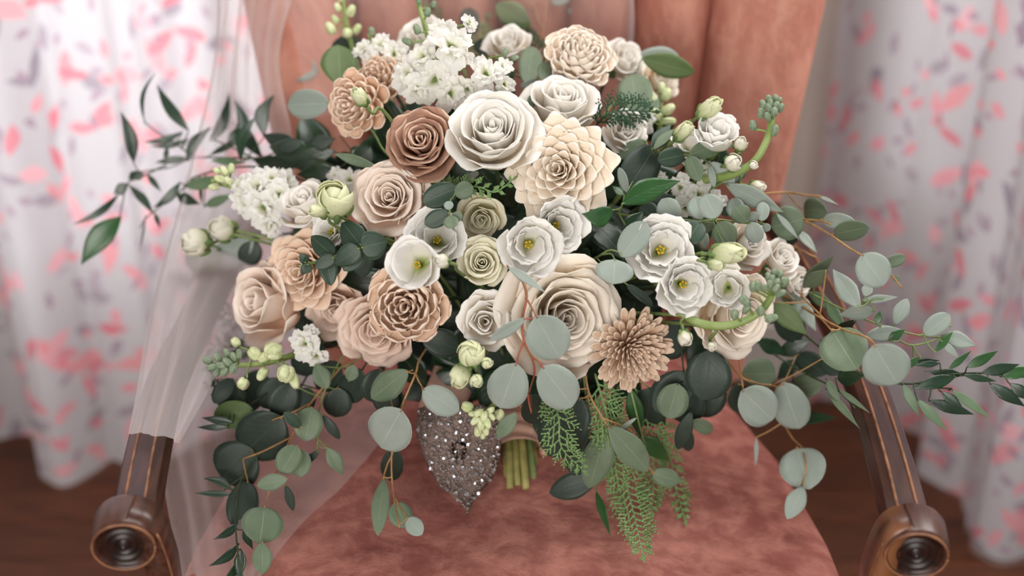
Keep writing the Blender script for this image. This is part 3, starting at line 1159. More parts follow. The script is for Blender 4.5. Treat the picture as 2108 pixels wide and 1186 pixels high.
def stock_spike(pts, label, florets, buds, group='white stock stems of the bouquet', thick=0.0032, name='stock_flower', stemmat='stempale', budmat='stockbud'):
    """pts pixel path of the stem; florets (px,py,Rpx,dd,tx,ty); buds (px,py,Rpx,dd,ax px dx,dy)"""
    W = [P(*p) for p in pts]
    origin = W[0]
    root = thing(name, label, 'stock flower', origin, None, group)
    path = smooth_path(W, 6)
    tube('stem', path, thick, thick * 0.6, M[stemmat], root, 8, off=origin)
    for (px, py, Rp, d, tx, ty) in florets:
        p = P(px, py, d)
        ax = unit(-FW + tx * RT - ty * UP)
        R = Rp * 1.15 * d / FPX
        base = p - ax * R * 0.5
        floret(root, origin, base, ax, R)
        near = min(path, key=lambda w: np.linalg.norm(w - base))
        tube('pedicel', smooth_path([near, (near + base) / 2 + UP * 0.002, base], 3), 0.0009, 0.0009, M[stemmat], root, 5, off=origin)
    for (px, py, Rp, d, dx, dy) in buds:
        p = P(px, py, d)
        R = Rp * d / FPX
        near = min(path, key=lambda w: np.linalg.norm(w - p))
        ax = unit(dx * RT - dy * UP - 0.3 * FW)
        g = Geo()
        for s in range(4):
            a = s * PI / 2
            e1 = unit(np.cross(ax, [0.2, 0.9, 0.3]))
            e2 = np.cross(ax, e1)
            o = (math.cos(a) * e1 + math.sin(a) * e2)
            g.ball(p - origin + o * R * 0.32, ax + o * -0.12, R * (0.62 if R < 0.0055 else 0.56), 2.1 if R < 0.0055 else 1.45, 7, 6, 0 if R < 0.0055 else 0.12)
        b = g.build('bud', M[budmat], root)
        tube('bud_stalk', smooth_path([near, (near * 0.5 + p * 0.5) - UP * 0.001, p - ax * R * 1.0], 3), 0.0010, 0.0009, M[stemmat], root, 5, off=origin)
    return root


# leaf outlines: (position along the leaf, relative half width)
LEAF = {
    'round': ((0, .05), (.06, .42), (.16, .72), (.32, .93), (.5, 1), (.68, .95), (.84, .72), (.94, .42), (1, .05)),
    'oval': ((0, .04), (.06, .30), (.18, .62), (.35, .9), (.5, 1), (.68, .9), (.84, .62), (.94, .34), (1, .04)),
    'point': ((0, .03), (.08, .34), (.22, .76), (.38, 1), (.55, .92), (.72, .62), (.88, .26), (1, .01)),
    'heart': ((0, .25), (.05, .62), (.15, .88), (.32, 1), (.5, .97), (.7, .78), (.86, .48), (.95, .24), (1, .02)),
}


def leaf_mesh(b, t, wpx, shape='round', roll=0.0, bend=0.06, fold=0.10, origin=None, wave=0.03, sidebend=0.0):
    """leaf between two world points, facing the camera unless rolled"""
    L = np.linalg.norm(t - b)
    ax = (t - b) / L
    view = unit(CAM - (b + t) / 2)
    side = unit(np.cross(ax, view))
    nrm = unit(np.cross(side, ax))
    if nrm.dot(view) < 0:
        nrm = -nrm
    d = float(np.dot((b + t) / 2 - CAM, FW))
    hw = wpx * d / FPX / 2
    c, s = math.cos(roll), math.sin(roll)
    side, nrm = side * c + nrm * s, nrm * c - side * s
    nu, nv = 6, 12
    keys = LEAF[shape]
    verts, uvs = [], []
    p1 = rnd.random() * 6
    side_c = np.cross(ax, nrm)
    vs = (1 - np.cos(np.linspace(0, PI, nv + 1))) / 2
    for v in vs:
        w = float(np.interp(v, [a for a, _ in keys], [q for _, q in keys])) * hw
        for i in range(nu + 1):
            u = -1 + 2 * i / nu
            h = -bend * L * 4 * (v - 0.5) ** 2 + fold * abs(u) * w + wave * hw * math.sin(v * 7 + p1 + u * 1.3) * abs(u)
            p = b + ax * (L * v) + side * (u * w + sidebend * L * math.sin(v * PI)) + nrm * h
            verts.append(p - origin)
            uvs.append((0.5 + u * 0.5, v))
    m = nu + 1
    faces = [(j * m + i, j * m + i + 1, (j + 1) * m + i + 1, (j + 1) * m + i) for j in range(nv) for i in range(nu)]
    return new_mesh('leaf', verts, faces, uvs)


def sprig(label, cat, group, stems, leaves, stem='stemtan', sr=0.0011, name='eucalyptus_sprig', shape='round', dd=0.0, seed=0):
    """stems: list of pixel paths (px,py[,d offset]); leaves: (material, bx,by,tx,ty,width px[,dd base,dd tip[,roll[,shape[,sidebend]]]])"""
    def dep(px, py, e=0.0):
        return P(px, py, Dm(px, py) + dd + e)
    W = [[dep(*p) for p in st] for st in stems]
    origin = W[0][0]
    root = thing(name, label, cat, origin, None, group)
    allp = []
    for k, st in enumerate(W):
        path = smooth_path(st, 6)
        allp += path
        tube('stem' if k == 0 else 'twig', path, sr * (1 if k == 0 else 0.8), sr * 0.55, M[stem], root, 6, off=origin)
    for lf in leaves:
        mt, bx, by, tx, ty, w = lf[:6]
        d0, d1, roll = 0.0, 0.0, 0.0
        shp, sb = shape, 0.0
        if len(lf) > 6:
            d0, d1 = lf[6], lf[7]
        if len(lf) > 8:
            roll = lf[8]
        if len(lf) > 9 and lf[9]:
            shp = lf[9]
        if len(lf) > 10:
            sb = lf[10]
        dB = Dm(bx, by) + dd + d0
        dT = Dm(bx, by) * 0.5 + Dm(tx, ty) * 0.5 + dd + d1
        b, t = P(bx, by, dB), P(tx, ty, dT)
        me = leaf_mesh(b, t, w, shp, roll + rnd.uniform(-.15, .15), rnd.uniform(0.02, 0.07), rnd.uniform(0.04, 0.14), origin, sidebend=sb)
        obj('leaf', me, M[mt], root, 0.0004)
        near = min(allp, key=lambda q: np.linalg.norm(q - b))
        if np.linalg.norm(near - b) < 0.06:
            tube('petiole', smooth_path([near, (near + b) / 2 - UP * 0.001, b, b + (t - b) * 0.04], 3), sr * 0.6, sr * 0.45, M[stem], root, 5, off=origin)
    return root


def cedar(label, path, wid, mat='cedar', group='cedar sprays of the bouquet', dens=1.0, dd=0.0, flat=0.0, n=None, name='cedar_sprig'):
    W = [P(p[0], p[1], Dm(p[0], p[1]) + dd + (p[2] if len(p) > 2 else 0)) for p in path]
    origin = W[0]
    root = thing(name, label, 'cedar sprig', origin, None, group)
    pp = smooth_path(W, 10)
    tube('stem', pp, 0.0011, 0.0006, M[mat], root, 5, off=origin)
    tot = sum(np.linalg.norm(pp[i + 1] - pp[i]) for i in range(len(pp) - 1))
    cum = [0]
    for i in range(len(pp) - 1):
        cum.append(cum[-1] + np.linalg.norm(pp[i + 1] - pp[i]))
    num = n or max(5, int(tot / 0.0058 * dens))
    A = np.array(pp)
    for k in range(num):
        s = tot * (0.08 + 0.92 * k / (num - 1))
        p = np.array([np.interp(s, cum, A[:, c]) for c in range(3)])
        p2 = np.array([np.interp(min(tot, s + 0.004), cum, A[:, c]) for c in range(3)])
        t = unit(p2 - np.array([np.interp(max(0, s - 0.004), cum, A[:, c]) for c in range(3)]))
        view = unit(CAM - p)
        sd = unit(np.cross(t, view)) * (1 if k % 2 else -1)
        f = k / (num - 1)
        L = wid * 1.18 / FPX * (0.45 + 0.75 * math.sin(PI * min(1, 0.15 + f * 0.9)) ** 0.8) * rnd.uniform(0.75, 1.1)
        dr = unit(t * 0.75 + sd * (0.85 if k < num - 1 else 0) + view * rnd.uniform(-.25, .25))
        g = Geo()
        m = 5
        tipp = p + dr * L + t * L * 0.12
        main = smooth_path([p, p + dr * L * 0.5, tipp], 4)
        # overlapping scales along the branchlet
        for q in range(len(main) - 1):
            g.ball(main[q] * 0.5 + main[q + 1] * 0.5 - origin, main[q + 1] - main[q], 0.00105 * (1.1 - 0.5 * q / len(main)), L / len(main) / 0.0016 * 0.95, 5, 4)
        for q in range(m):
            fq = 0.25 + 0.6 * q / m
            bb = p + dr * L * fq
            s2 = unit(np.cross(dr, view)) * (1 if q % 2 else -1)
            d2 = unit(dr * 0.9 + s2 * 0.75)
            l2 = L * 0.34 * (1.1 - fq)
            for z in range(2):
                g.ball(bb + d2 * l2 * (0.35 + 0.6 * z) - origin, d2, 0.00085, l2 * 0.42 / 0.00085, 5, 4)
        g.build('frond', M[mat], root)
    return root

# ================================================================== BLOOMS
RG = 'roses of the bouquet'
# --- big roses
rose(1014, 265, 96, 1.145, (-0.05, -0.55), 'white', 'large white rose with cream heart, between the brown wooden rose and the cream dahlia', n=30, H=1.15, wide=1.05)
rose(1160, 205, 82, 1.215, (0.15, -0.95), 'white', 'white rose seen from the side, above the cream dahlia and behind the large white rose', n=26, H=1.25)
rose(1165, 655, 124, 1.135, (0.28, 0.12), 'ivory', 'largest cream garden rose, wide open, above the two round silver leaves at the bottom centre', n=40, H=0.82, ruf=0.03, openness=1.1, center=0.05)
rose(802, 405, 80, 1.17, (-0.1, -0.15), 'blush', 'blush garden rose under the brown wooden rose', n=30, H=0.95, ruf=0.035)
rose(535, 620, 92, 1.25, (-0.75, -0.15), 'blush', 'blush rose at the outer edge above the left chair arm, petals loosely folded', n=20, H=1.35, ruf=0.03)
rose(775, 680, 84, 1.225, (-0.2, 0.35), 'blushdeep', 'ruffled blush rose half hidden behind the beige wooden chrysanthemum', n=28, H=0.9, ruf=0.06)
rose(690, 640, 62, 1.25, (-0.3, 0.3), 'blushdeep', 'small ruffled blush rose between the outer blush rose and the beige chrysanthemum', n=20, H=0.9, ruf=0.07)
rose(1525, 650, 92, 1.20, (0.55, 0.35), 'ivory', 'large cream white rose behind the curved green bud stem', n=24, H=1.1, ruf=0.03)
rose(628, 412, 66, 1.24, (-0.35, -0.9), 'white', 'white rose standing upright behind the pale green lisianthus bud', n=18, H=1.35)
rose(1545, 500, 52, 1.22, (0.5, -0.2), 'white', 'white rose behind the green lisianthus buds, on the side of the chair wing', n=16, H=1.2)
rose(1612, 530, 44, 1.245, (0.5, -0.5), 'white', 'small white rose turned away, under the orange eucalyptus twig', n=16, H=1.3)
rose(1648, 585, 34, 1.26, (0.7, 0.1), 'white', 'smallest white rose turned away, below another small white rose near the orange eucalyptus twig', n=14, H=1.3)
rose(1045, 85, 50, 1.33, (-0.1, -0.8), 'white', 'white rose at the very top, behind the dark fern tips', n=18, H=1.1)
rose(1290, 120, 48, 1.33, (0.5, -0.5), 'white', 'white rose behind the ivory wooden chrysanthemum at the top', n=16, H=1.1)
rose(1365, 165, 44, 1.33, (0.7, -0.1), 'ivory', 'pale cream rose below the pair of oval leaves at the top of the chair back', n=16, H=1.0)
rose(1290, 268, 48, 1.235, (0.25, -0.3), 'white', 'white ruffled rose behind the fern tip, beside the cream dahlia', n=22, H=0.8, ruf=0.08)
rose(870, 70, 52, 1.33, (-0.3, -0.6), 'white', 'white rose deep behind the topmost stock flowers', n=16, H=1.0)
rose(868, 462, 62, 1.185, (0.35, 0.55), 'blush', 'blush rose mostly hidden behind the two white lisianthus beside the blush garden rose', n=16, H=1.2)
# --- spray roses
rose(992, 540, 52, 1.15, (0.0, -0.05), 'greencream', 'greenish cream spray rose with a tight spiral, above the ruffled white rose', n=26, H=0.95, ruf=0.02, center=0.04, name='spray_rose', group='spray roses of the bouquet')
rose(990, 452, 48, 1.19, (0.05, 0.35), 'greencream', 'greenish cream spray rose in shade under the bright green fern tip', n=22, H=1.0, ruf=0.02, name='spray_rose', group='spray roses of the bouquet')
rose(998, 662, 60, 1.135, (0.0, 0.0), 'white', 'ruffled white rose between the beige chrysanthemum and the largest cream rose', n=16, H=0.95, ruf=0.06, center=0.12, name='spray_rose', group='spray roses of the bouquet')
# --- wooden craft flowers
dahlia(1150, 348, 120, 1.15, (-0.22, 0.0), 'dahlia', 'large cream wooden dahlia with layered pointed petals at the heart of the bouquet', n=64, H=0.58, wf=1.05)
rose(868, 288, 74, 1.165, (-0.15, -0.25), 'brown', 'brown wooden rose with pale petal edges beside the large white rose', n=34, name='sola_wood_rose', group='wooden craft blooms of the bouquet', H=1.0, ruf=0.02, openness=1.1, thick=0.0013)
dahlia(1200, 105, 90, 1.245, (0.2, -0.45), 'solacream', 'ivory wooden chrysanthemum with rounded petals at the top of the bouquet', n=58, H=0.85, cup=0.62, point=0.24, wf=0.92, flat=0.95, name='sola_wood_chrysanthemum', cat='chrysanthemum', thick=0.0013, incurve=0.16)
dahlia(724, 215, 82, 1.235, (-0.55, 0.15), 'peach', 'peach wooden chrysanthemum behind the two silver leaves, low on the veil side', n=44, H=0.95, cup=0.6, point=0.2, wf=0.9, flat=0.9, name='sola_wood_chrysanthemum', cat='chrysanthemum', thick=0.0012, incurve=0.1)
dahlia(780, 155, 64, 1.265, (-0.3, -0.3), 'peach', 'peach wooden chrysanthemum tucked under the topmost white stock', n=44, H=0.95, cup=0.6, point=0.2, wf=0.9, flat=0.9, name='sola_wood_chrysanthemum', cat='chrysanthemum', thick=0.0012, incurve=0.1)
dahlia(834, 630, 106, 1.145, (-0.08, 0.05), 'beige', 'beige wooden chrysanthemum with curled spoon petals below the open lisianthus', n=40, H=0.92, cup=0.62, point=0.34, wf=1.2, flat=0.95, name='sola_wood_chrysanthemum', cat='chrysanthemum', thick=0.0014, incurve=0.2)
thin_mum(1305, 722, 96, 1.14, (0.32, 0.28), 'taupe', 'taupe wooden zinnia with many narrow petals beside the largest cream rose')
dahlia(622, 560, 92, 1.24, (-0.35, 0.1), 'peach', 'peach ruffled wooden dahlia between the outer blush rose and the dark spiral eucalyptus', n=44, H=0.8, point=0.2, wf=1.1, name='sola_wood_dahlia', flat=0.8)
# --- lisianthus
lisianthus(852, 545, 56, 1.10, (-0.25, 0.0), 'open white lisianthus cup in front of the beige chrysanthemum', n=6, H=1.15, hollow=0.72, ruf=0.04)
lisianthus(898, 490, 62, 1.15, (0.0, -0.2), 'white lisianthus with folded petals behind the open lisianthus cup', n=9, H=0.9)
lisianthus(1090, 505, 64, 1.12, (0.1, 0.1), 'white lisianthus with yellow stamens below the cream dahlia', n=10, H=0.9)
lisianthus(1150, 465, 60, 1.145, (0.25, 0.05), 'white lisianthus tucked directly under the dahlia petals', n=10, H=0.9, hollow=0.3)
lisianthus(1363, 512, 70, 1.135, (0.05, -0.1), 'white lisianthus with yellow stamens beside the grey oval leaf', n=12, H=0.9, ruf=0.07)
lisianthus(1412, 588, 60, 1.125, (0.2, 0.12), 'ruffled white lisianthus touching the upper edge of the taupe zinnia', n=11, H=0.9, ruf=0.07)
lisianthus(1498, 592, 50, 1.13, (-0.2, 0.0), 'narrow white lisianthus under the pale green buds', n=7, H=1.1, ruf=0.05, stamens=False)
lisianthus(1478, 265, 50, 1.19, (0.1, -0.8), 'upright white lisianthus beside the chair wing, topmost on that side', n=10, H=1.4, stamens=False, hollow=0.3)
lisianthus(676, 474, 40, 1.19, (-0.3, -0.1), 'small white lisianthus behind the dark spiral eucalyptus', n=7, H=1.0)
lisianthus(1420, 300, 42, 1.22, (0.1, -0.5), 'white lisianthus half covered by small green eucalyptus leaves', n=9, H=1.0, stamens=False)
# --- buds
bud(688, 412, 40, 1.15, (0.05, -0.75), 'pale green lisianthus bud about to open beside the blush garden rose', H=1.9, n=8, open_=0.5)
bud(655, 434, 15, 1.14, (-0.95, 0.0), 'slim green bud lying against the pale green lisianthus bud', H=3.2, stem_to=(700, 445, 1.17))
bud(740, 198, 16, 1.15, (-0.6, -0.8), 'closed green white bud in front of the peach chrysanthemums', H=3.0, stem_to=(800, 240, 1.19))
bud(970, 728, 30, 1.11, (0.15, -0.35), 'green cream lisianthus bud opening under the ruffled white rose', H=1.6, n=9, open_=0.32)
bud(948, 775, 24, 1.115, (-0.4, 0.9), 'pointed green cream bud hanging below the opening bud', H=2.4, stem_to=(990, 740, 1.14))
bud(981, 785, 15, 1.105, (0.0, 0.3), 'small round green bud beside the pointed hanging bud', H=1.6, stem_to=(985, 745, 1.13))
bud(1003, 748, 13, 1.11, (0.3, 0.0), 'tiny green bud next to the opening lisianthus bud', H=1.8, stem_to=(1000, 720, 1.14))
bud(908, 537, 16, 1.075, (-0.7, -0.2), 'small closed green white bud in front of the open lisianthus cup', H=2.2, stem_to=(945, 560, 1.13), mat='budwhite')
bud(1500, 522, 24, 1.11, (0.95, 0.0), 'pale green lisianthus bud pointing sideways above the narrow white lisianthus', H=3.4, stem_to=(1430, 525, 1.14))
bud(1475, 545, 14, 1.11, (0.8, 0.25), 'thin green bud just below the sideways lisianthus bud', H=3.2, stem_to=(1435, 535, 1.14))
bud(1410, 697, 16, 1.11, (0.1, 0.9), 'small hanging cream bud beside the taupe zinnia', H=2.2, stem_to=(1388, 648, 1.13), mat='budwhite', name='hanging_bud')
bud(1466, 714, 11, 1.115, (0.0, 0.4), 'tiny white bud in front of the big dark round leaf', H=1.6, stem_to=(1455, 672, 1.13), mat='budwhite', name='hanging_bud')
bud(1462, 222, 20, 1.19, (0.7, -0.5), 'long green bud arching over the upright lisianthus by the chair wing', H=3.4, stem_to=(1400, 270, 1.23))
bud(1408, 270, 17, 1.195, (0.7, -0.7), 'slim green bud behind the small eucalyptus leaves, under the arching bud', H=3.2, stem_to=(1370, 300, 1.24))
bud(1510, 335, 20, 1.17, (0.4, -0.1), 'white and green bud at the foot of the tall bud spike', H=1.9, stem_to=(1480, 350, 1.2), mat='budwhite', open_=0.32)
bud(1525, 296, 15, 1.18, (0.25, -0.6), 'white bud between the upright lisianthus and the tall bud spike', H=2.2, stem_to=(1505, 330, 1.2), mat='budwhite')
bud(1552, 340, 10, 1.165, (0.2, 0.0), 'tiny white bud on the bend of the tall green bud spike', H=1.6, stem_to=(1535, 345, 1.18), mat='budwhite')
bud(400, 500, 30, 1.30, (-0.95, 0.1), 'white rosebud pointing away at the outer edge above the veil', H=2.0, n=7, stem_to=(470, 480, 1.31), mat='budwhite', cat='flower bud', open_=0.32)
bud(455, 470, 28, 1.31, (-0.8, -0.4), 'white rosebud behind the outermost one above the veil', H=2.0, n=7, stem_to=(510, 480, 1.31), mat='budwhite', open_=0.32)
bud(1560, 385, 14, 1.2, (0.9, 0.25), 'white bud behind the long silver leaf by the chair wing', H=2.6, stem_to=(1500, 365, 1.22), mat='budwhite')

# --- stock flowers
stock_spike([(925, 330, 1.33), (905, 210, 1.27), (890, 110, 1.25), (868, 30, 1.25), (850, -30, 1.27)], 'tall white stock stem with ruffled florets at the top of the bouquet',
            [(930, 92, 44, 1.18, 0.1, -0.1), (905, 60, 30, 1.2, -0.2, -.5), (968, 45, 18, 1.19, .5, -.3), (950, 118, 26, 1.185, 0.3, 0.4), (868, 112, 32, 1.21, -0.4, -0.4), (838, 152, 38, 1.215, -0.5, 0.0), (895, 165, 42, 1.2, 0.0, 0.2), (860, 190, 34, 1.205, -0.1, 0.5), (930, 195, 34, 1.2, .3, .3)],
            [(858, 60, 9, 1.23, -.3, -1), (838, 85, 9, 1.235, -1, -.4), (880, 25, 8, 1.24, .2, -1), (862, 0, 7, 1.25, -.2, -1), (892, 10, 7, 1.25, .4, -1)])
stock_spike([(985, 320, 1.33), (985, 220, 1.26), (990, 170, 1.235), (1010, 120, 1.235)], 'white stock stem with loose florets beside the topmost stock',
            [(1000, 150, 36, 1.195, 0.0, 0.0), (1035, 135, 22, 1.2, 0.4, -0.4), (1040, 175, 24, 1.2, 0.3, 0.2), (960, 185, 26, 1.205, -0.3, 0.4), (1003, 185, 20, 1.2, 0, .5)],
            [(1040, 108, 7, 1.21, .5, -1), (1060, 120, 7, 1.215, 1, -.4)])
stock_spike([(850, 330, 1.34), (800, 200, 1.32), (775, 120, 1.30), (760, 70, 1.31)], 'blurred white stock behind the peach chrysanthemums',
            [(785, 88, 26, 1.28, -0.1, -0.4), (745, 100, 22, 1.29, -.5, -.3), (812, 110, 28, 1.27, 0.1, 0), (765, 125, 20, 1.28, -.3, .3)], [(765, 65, 8, 1.3, -.2, -1)])
stock_spike([(760, 260, 1.38), (730, 120, 1.37), (712, 40, 1.365), (705, -20, 1.37)], 'slender stock stem with closed buds reaching up in front of the chair back',
            [], [(680, 58, 11, 1.36, -.5, -.9), (723, 22, 10, 1.355, .4, -1), (715, 68, 13, 1.355, .1, -1), (695, 15, 8, 1.36, -.4, -1), (690, 40, 8, 1.36, -.6, -1), (735, 60, 9, 1.36, .6, -1), (700, -5, 7, 1.365, 0, -1)], budmat='stockbudpale')
stock_spike([(700, 500, 1.37), (610, 440, 1.33), (530, 400, 1.30), (460, 380, 1.29), (435, 372, 1.29)], 'white stock stem spreading toward the left curtain above the white rosebuds',
            [(525, 385, 38, 1.26, -0.3, -0.1), (560, 365, 30, 1.26, 0, -0.5), (500, 415, 34, 1.265, -.5, .1), (540, 430, 40, 1.255, -.1, .3), (575, 400, 32, 1.25, .1, 0), (590, 370, 26, 1.27, .3, -.5), (555, 465, 28, 1.26, 0, .5), (490, 380, 22, 1.27, -.6, -.4)],
            [(462, 352, 9, 1.275, -.5, -.8), (452, 368, 9, 1.27, -1, -.3), (440, 385, 9, 1.275, -1, .2), (476, 346, 8, 1.275, .1, -1), (470, 372, 8, 1.265, -.6, -.6), (446, 352, 7, 1.28, -.8, -.8)], stemmat='stempale', budmat='stockbudpale')
stock_spike([(860, 420, 1.37), (780, 385, 1.33), (720, 365, 1.31)], 'small white stock in shade between the upright rose and the blush garden rose',
            [(718, 368, 28, 1.27, -.1, -.3), (745, 385, 22, 1.275, .1, 0), (690, 360, 20, 1.28, -.4, -.3)], [])
stock_spike([(720, 660, 1.33), (640, 715, 1.27), (560, 745, 1.245), (490, 752, 1.235), (440, 750, 1.235)], 'stock stem with cream buds and a green tip pointing to the left chair arm',
            [(626, 708, 32, 1.215, -0.2, 0), (650, 735, 24, 1.22, 0, .3), (640, 690, 22, 1.22, .1, -.4)],
            [(428, 742, 9, 1.23, -1, -.3), (436, 756, 9, 1.225, -1, .3), (448, 736, 9, 1.225, -.6, -.8), (455, 752, 9, 1.215, -1, 0), (466, 728, 9, 1.225, -.3, -1), (468, 745, 9, 1.215, -.6, -.5), (480, 736, 9, 1.22, -.1, -1), (446, 768, 8, 1.22, -.7, .8), (462, 766, 9, 1.215, -.5, .9), (480, 760, 9, 1.21, -.2, .6), (492, 728, 8, 1.22, .1, -1), (425, 760, 7, 1.235, -1, .2)])
stock_spike([(730, 640, 1.34), (660, 690, 1.28), (590, 735, 1.25), (520, 725, 1.24)], 'cluster of cream stock buds above the hanging eucalyptus on the veil side',
            [], [(523, 728, 17, 1.22, -.7, -.5), (562, 724, 23, 1.21, -.3, .1), (500, 790, 15, 1.215, -.5, .8), (588, 770, 22, 1.205, -.1, .8), (606, 785, 13, 1.21, .3, .8), (545, 735, 12, 1.22, -.4, .3), (485, 705, 13, 1.24, -.6, -.8), (540, 770, 12, 1.22, -.4, .6)], budmat='stockbudpale')
stock_spike([(1330, 560, 1.33), (1400, 640, 1.15), (1450, 668, 1.125), (1510, 668, 1.115), (1560, 645, 1.11), (1588, 610, 1.11), (1597, 575, 1.115)], 'curved green bud spike in front of the large cream white rose',
            [], [(1550, 590, 9, 1.1, -.15, -1), (1562, 612, 0.1, 1.1, 0, -1), (1537, 635, 9, 1.1, -.4, .6), (1582, 570, 8, 1.1, -.3, -1), (1594, 562, 8, 1.105, 0, -1), (1605, 566, 8, 1.105, .4, -1), (1586, 585, 8, 1.095, -.4, -.8), (1600, 582, 8, 1.095, .2, -1), (1616, 580, 9, 1.1, .5, -1), (1576, 592, 8, 1.1, -.9, -.2), (1607, 604, 9, 1.1, .8, -.4), (1566, 640, 9, 1.095, -.2, -.9), (1588, 655, 11, 1.095, .8, -.2), (1512, 648, 9, 1.1, -.1, 1), (1534, 620, 11, 1.1, .5, .6), (1590, 574, 7, 1.095, -.1, -1), (1560, 588, 9, 1.1, -.3, -1), (1598, 594, 8, 1.09, .3, -.6)], thick=0.0042)
stock_spike([(1380, 430, 1.32), (1440, 375, 1.215), (1500, 362, 1.185), (1550, 335, 1.17), (1578, 290, 1.165), (1590, 240, 1.17), (1590, 210, 1.175)], 'tall curved green bud spike rising in front of the chair wing',
            [], [(1550, 258, 9, 1.165, -.2, -1), (1567, 233, 9, 1.165, -.2, -1), (1570, 215, 8, 1.165, -.4, -1), (1582, 205, 8, 1.17, -.1, -1), (1596, 204, 8, 1.17, .1, -1), (1582, 222, 8, 1.16, -.3, -.9), (1598, 218, 8, 1.16, .2, -1), (1580, 240, 8, 1.16, -.3, -.8), (1594, 230, 8, 1.155, .1, -1), (1607, 222, 8, 1.165, .5, -1), (1594, 268, 10, 1.165, .3, -1), (1586, 212, 7, 1.16, 0, -1), (1604, 208, 7, 1.17, .4, -1)], thick=0.0042)
stock_spike([(1400, 480, 1.33), (1440, 420, 1.25), (1430, 380, 1.22), (1380, 390, 1.22)], 'white stock florets deep between the small eucalyptus leaves',
            [(1440, 400, 30, 1.2, .1, 0), (1400, 385, 26, 1.205, -.2, 0), (1475, 415, 26, 1.2, .4, 0), (1350, 375, 26, 1.215, -.3, -.2), (1450, 350, 24, 1.21, 0, -.4), (1410, 430, 24, 1.2, 0, .4)], [])
stock_spike([(1300, 400, 1.36), (1350, 300, 1.33), (1360, 240, 1.325), (1358, 180, 1.33)], 'blurred greenish stock stem with round buds in front of the chair back',
            [(1330, 250, 22, 1.29, .1, 0)], [(1345, 205, 11, 1.31, -.4, -1), (1372, 195, 11, 1.31, .4, -1), (1350, 235, 12, 1.3, -.5, -.5), (1376, 225, 12, 1.3, .7, -.5), (1362, 180, 9, 1.31, 0, -1), (1378, 250, 11, 1.3, .8, 0)], budmat='stockbudpale')
stock_spike([(1060, 760, 1.3), (1040, 810, 1.19), (1010, 840, 1.165), (985, 862, 1.16)], 'small stock tip with green and cream buds hanging over the beaded sash',
            [], [(962, 838, 15, 1.15, -.9, -.2), (1030, 855, 15, 1.155, .2, .5), (985, 850, 9, 1.14, -.6, .2), (996, 858, 10, 1.14, 0, .6), (978, 866, 9, 1.14, -.6, .6), (990, 876, 10, 1.14, -.1, 1), (1004, 872, 9, 1.14, .3, .8), (984, 888, 9, 1.145, -.2, 1), (1000, 886, 9, 1.145, .2, 1), (1012, 858, 8, 1.145, .4, .4), (974, 852, 8, 1.145, -.8, -.1), (994, 896, 7, 1.15, 0, 1), (1010, 845, 8, 1.145, .5, -.4)], budmat='stockbudpale')

# ================================================================== EUCALYPTUS AND GREENERY
EG = 'eucalyptus sprigs of the bouquet'
E = 'eucalyptus'
sprig('eucalyptus sprig with a bright green and two silver leaves over the peach chrysanthemums', E, EG,
      [[(880, 370, .06), (800, 320, .02), (770, 275, 0), (738, 235, -.02), (715, 205, -.03), (702, 178, -.03)], [(722, 218, -.02), (695, 212, -.03), (678, 212, -.03)]],
      [('green', 702, 176, 696, 91, 80, -.04, -.04, 0, 'oval'), ('silver', 676, 213, 590, 216, 62, -.04, -.03), ('dark', 725, 130, 705, 72, 66, 0, 0)], stem='stem')
sprig('blurred eucalyptus sprig with orange twig reaching over the veil at the upper edge', E, EG,
      [[(740, 210, .03), (690, 140, .05), (658, 112, .05), (628, 85, .06), (598, 55, .07), (568, 38, .07)], [(645, 98, .05), (615, 88, .05), (590, 90, .05)]],
      [('silver', 640, 76, 606, 24, 48, .05, .06), ('silver', 592, 92, 523, 77, 13, .05, .06, 0.2, 'point'), ('silver', 655, 145, 582, 136, 56, .04, .04)], dd=0.02)
sprig('eucalyptus sprig with an oval green leaf standing at the top edge', E, EG,
      [[(1140, 200, .05), (1125, 130, .03), (1118, 70, .03), (1124, 20, .04), (1130, -30, .05)], [(1118, 65, .03), (1105, 30, .03), (1098, 5, .04)]],
      [('green', 1092, 55, 1020, 8, 54, .0, .0, 0, 'oval'), ('silver', 1100, 25, 1085, -25, 55, .06, .06), ('silver', 1135, 5, 1175, -12, 30, .05, .05), ('silver', 1165, 22, 1235, 30, 16, .08, .08)], stem='stemtan', dd=0)
sprig('dark green leaves showing between the top stock and the ivory chrysanthemum', E, EG,
      [[(1060, 300, .08), (1070, 210, .04), (1095, 170, .02)]],
      [('dark', 1035, 120, 1025, 75, 50, .02, .03), ('dark', 975, 70, 960, 15, 42, .02, .03), ('euc', 1085, 170, 1098, 92, 48, .0, .0), ('dark', 1005, 110, 985, 80, 40, .04, .04), ('euc', 1010, 130, 975, 120, 28, .02, .02)], stem='stemdark')
sprig('small eucalyptus tip with one dark leaf above the side facing white rose', E, EG,
      [[(1075, 235, .02), (1080, 185, .0), (1100, 165, -.01), (1122, 158, -.02)]],
      [('euc', 1120, 165, 1125, 125, 34, -.04, -.04), ('spiral', 1132, 158, 1180, 142, 34, -.04, -.03), ('silver', 1125, 165, 1160, 158, 14, -.04, -.05), ('euc', 1135, 170, 1162, 182, 16, -.04, -.04), ('silver', 1105, 165, 1072, 178, 14, -.02, -.02), ('euc', 1092, 222, 1098, 194, 20, -.03, -.03), ('silver', 1110, 172, 1140, 185, 12, -.03, -.03)], stem='stem')
sprig('pair of oval leaves reaching over the chair back beside the ivory chrysanthemum', E, EG,
      [[(1240, 240, .06), (1290, 180, .04), (1315, 130, .03)]],
      [('green', 1322, 120, 1430, 150, 52, -.03, -.02, 0, 'oval'), ('silver', 1310, 125, 1405, 125, 58, .0, .01, 0), ('euc', 1315, 235, 1300, 148, 74, .0, .0), ('euc', 1330, 250, 1345, 190, 40, .04, .04)], stem='stem')
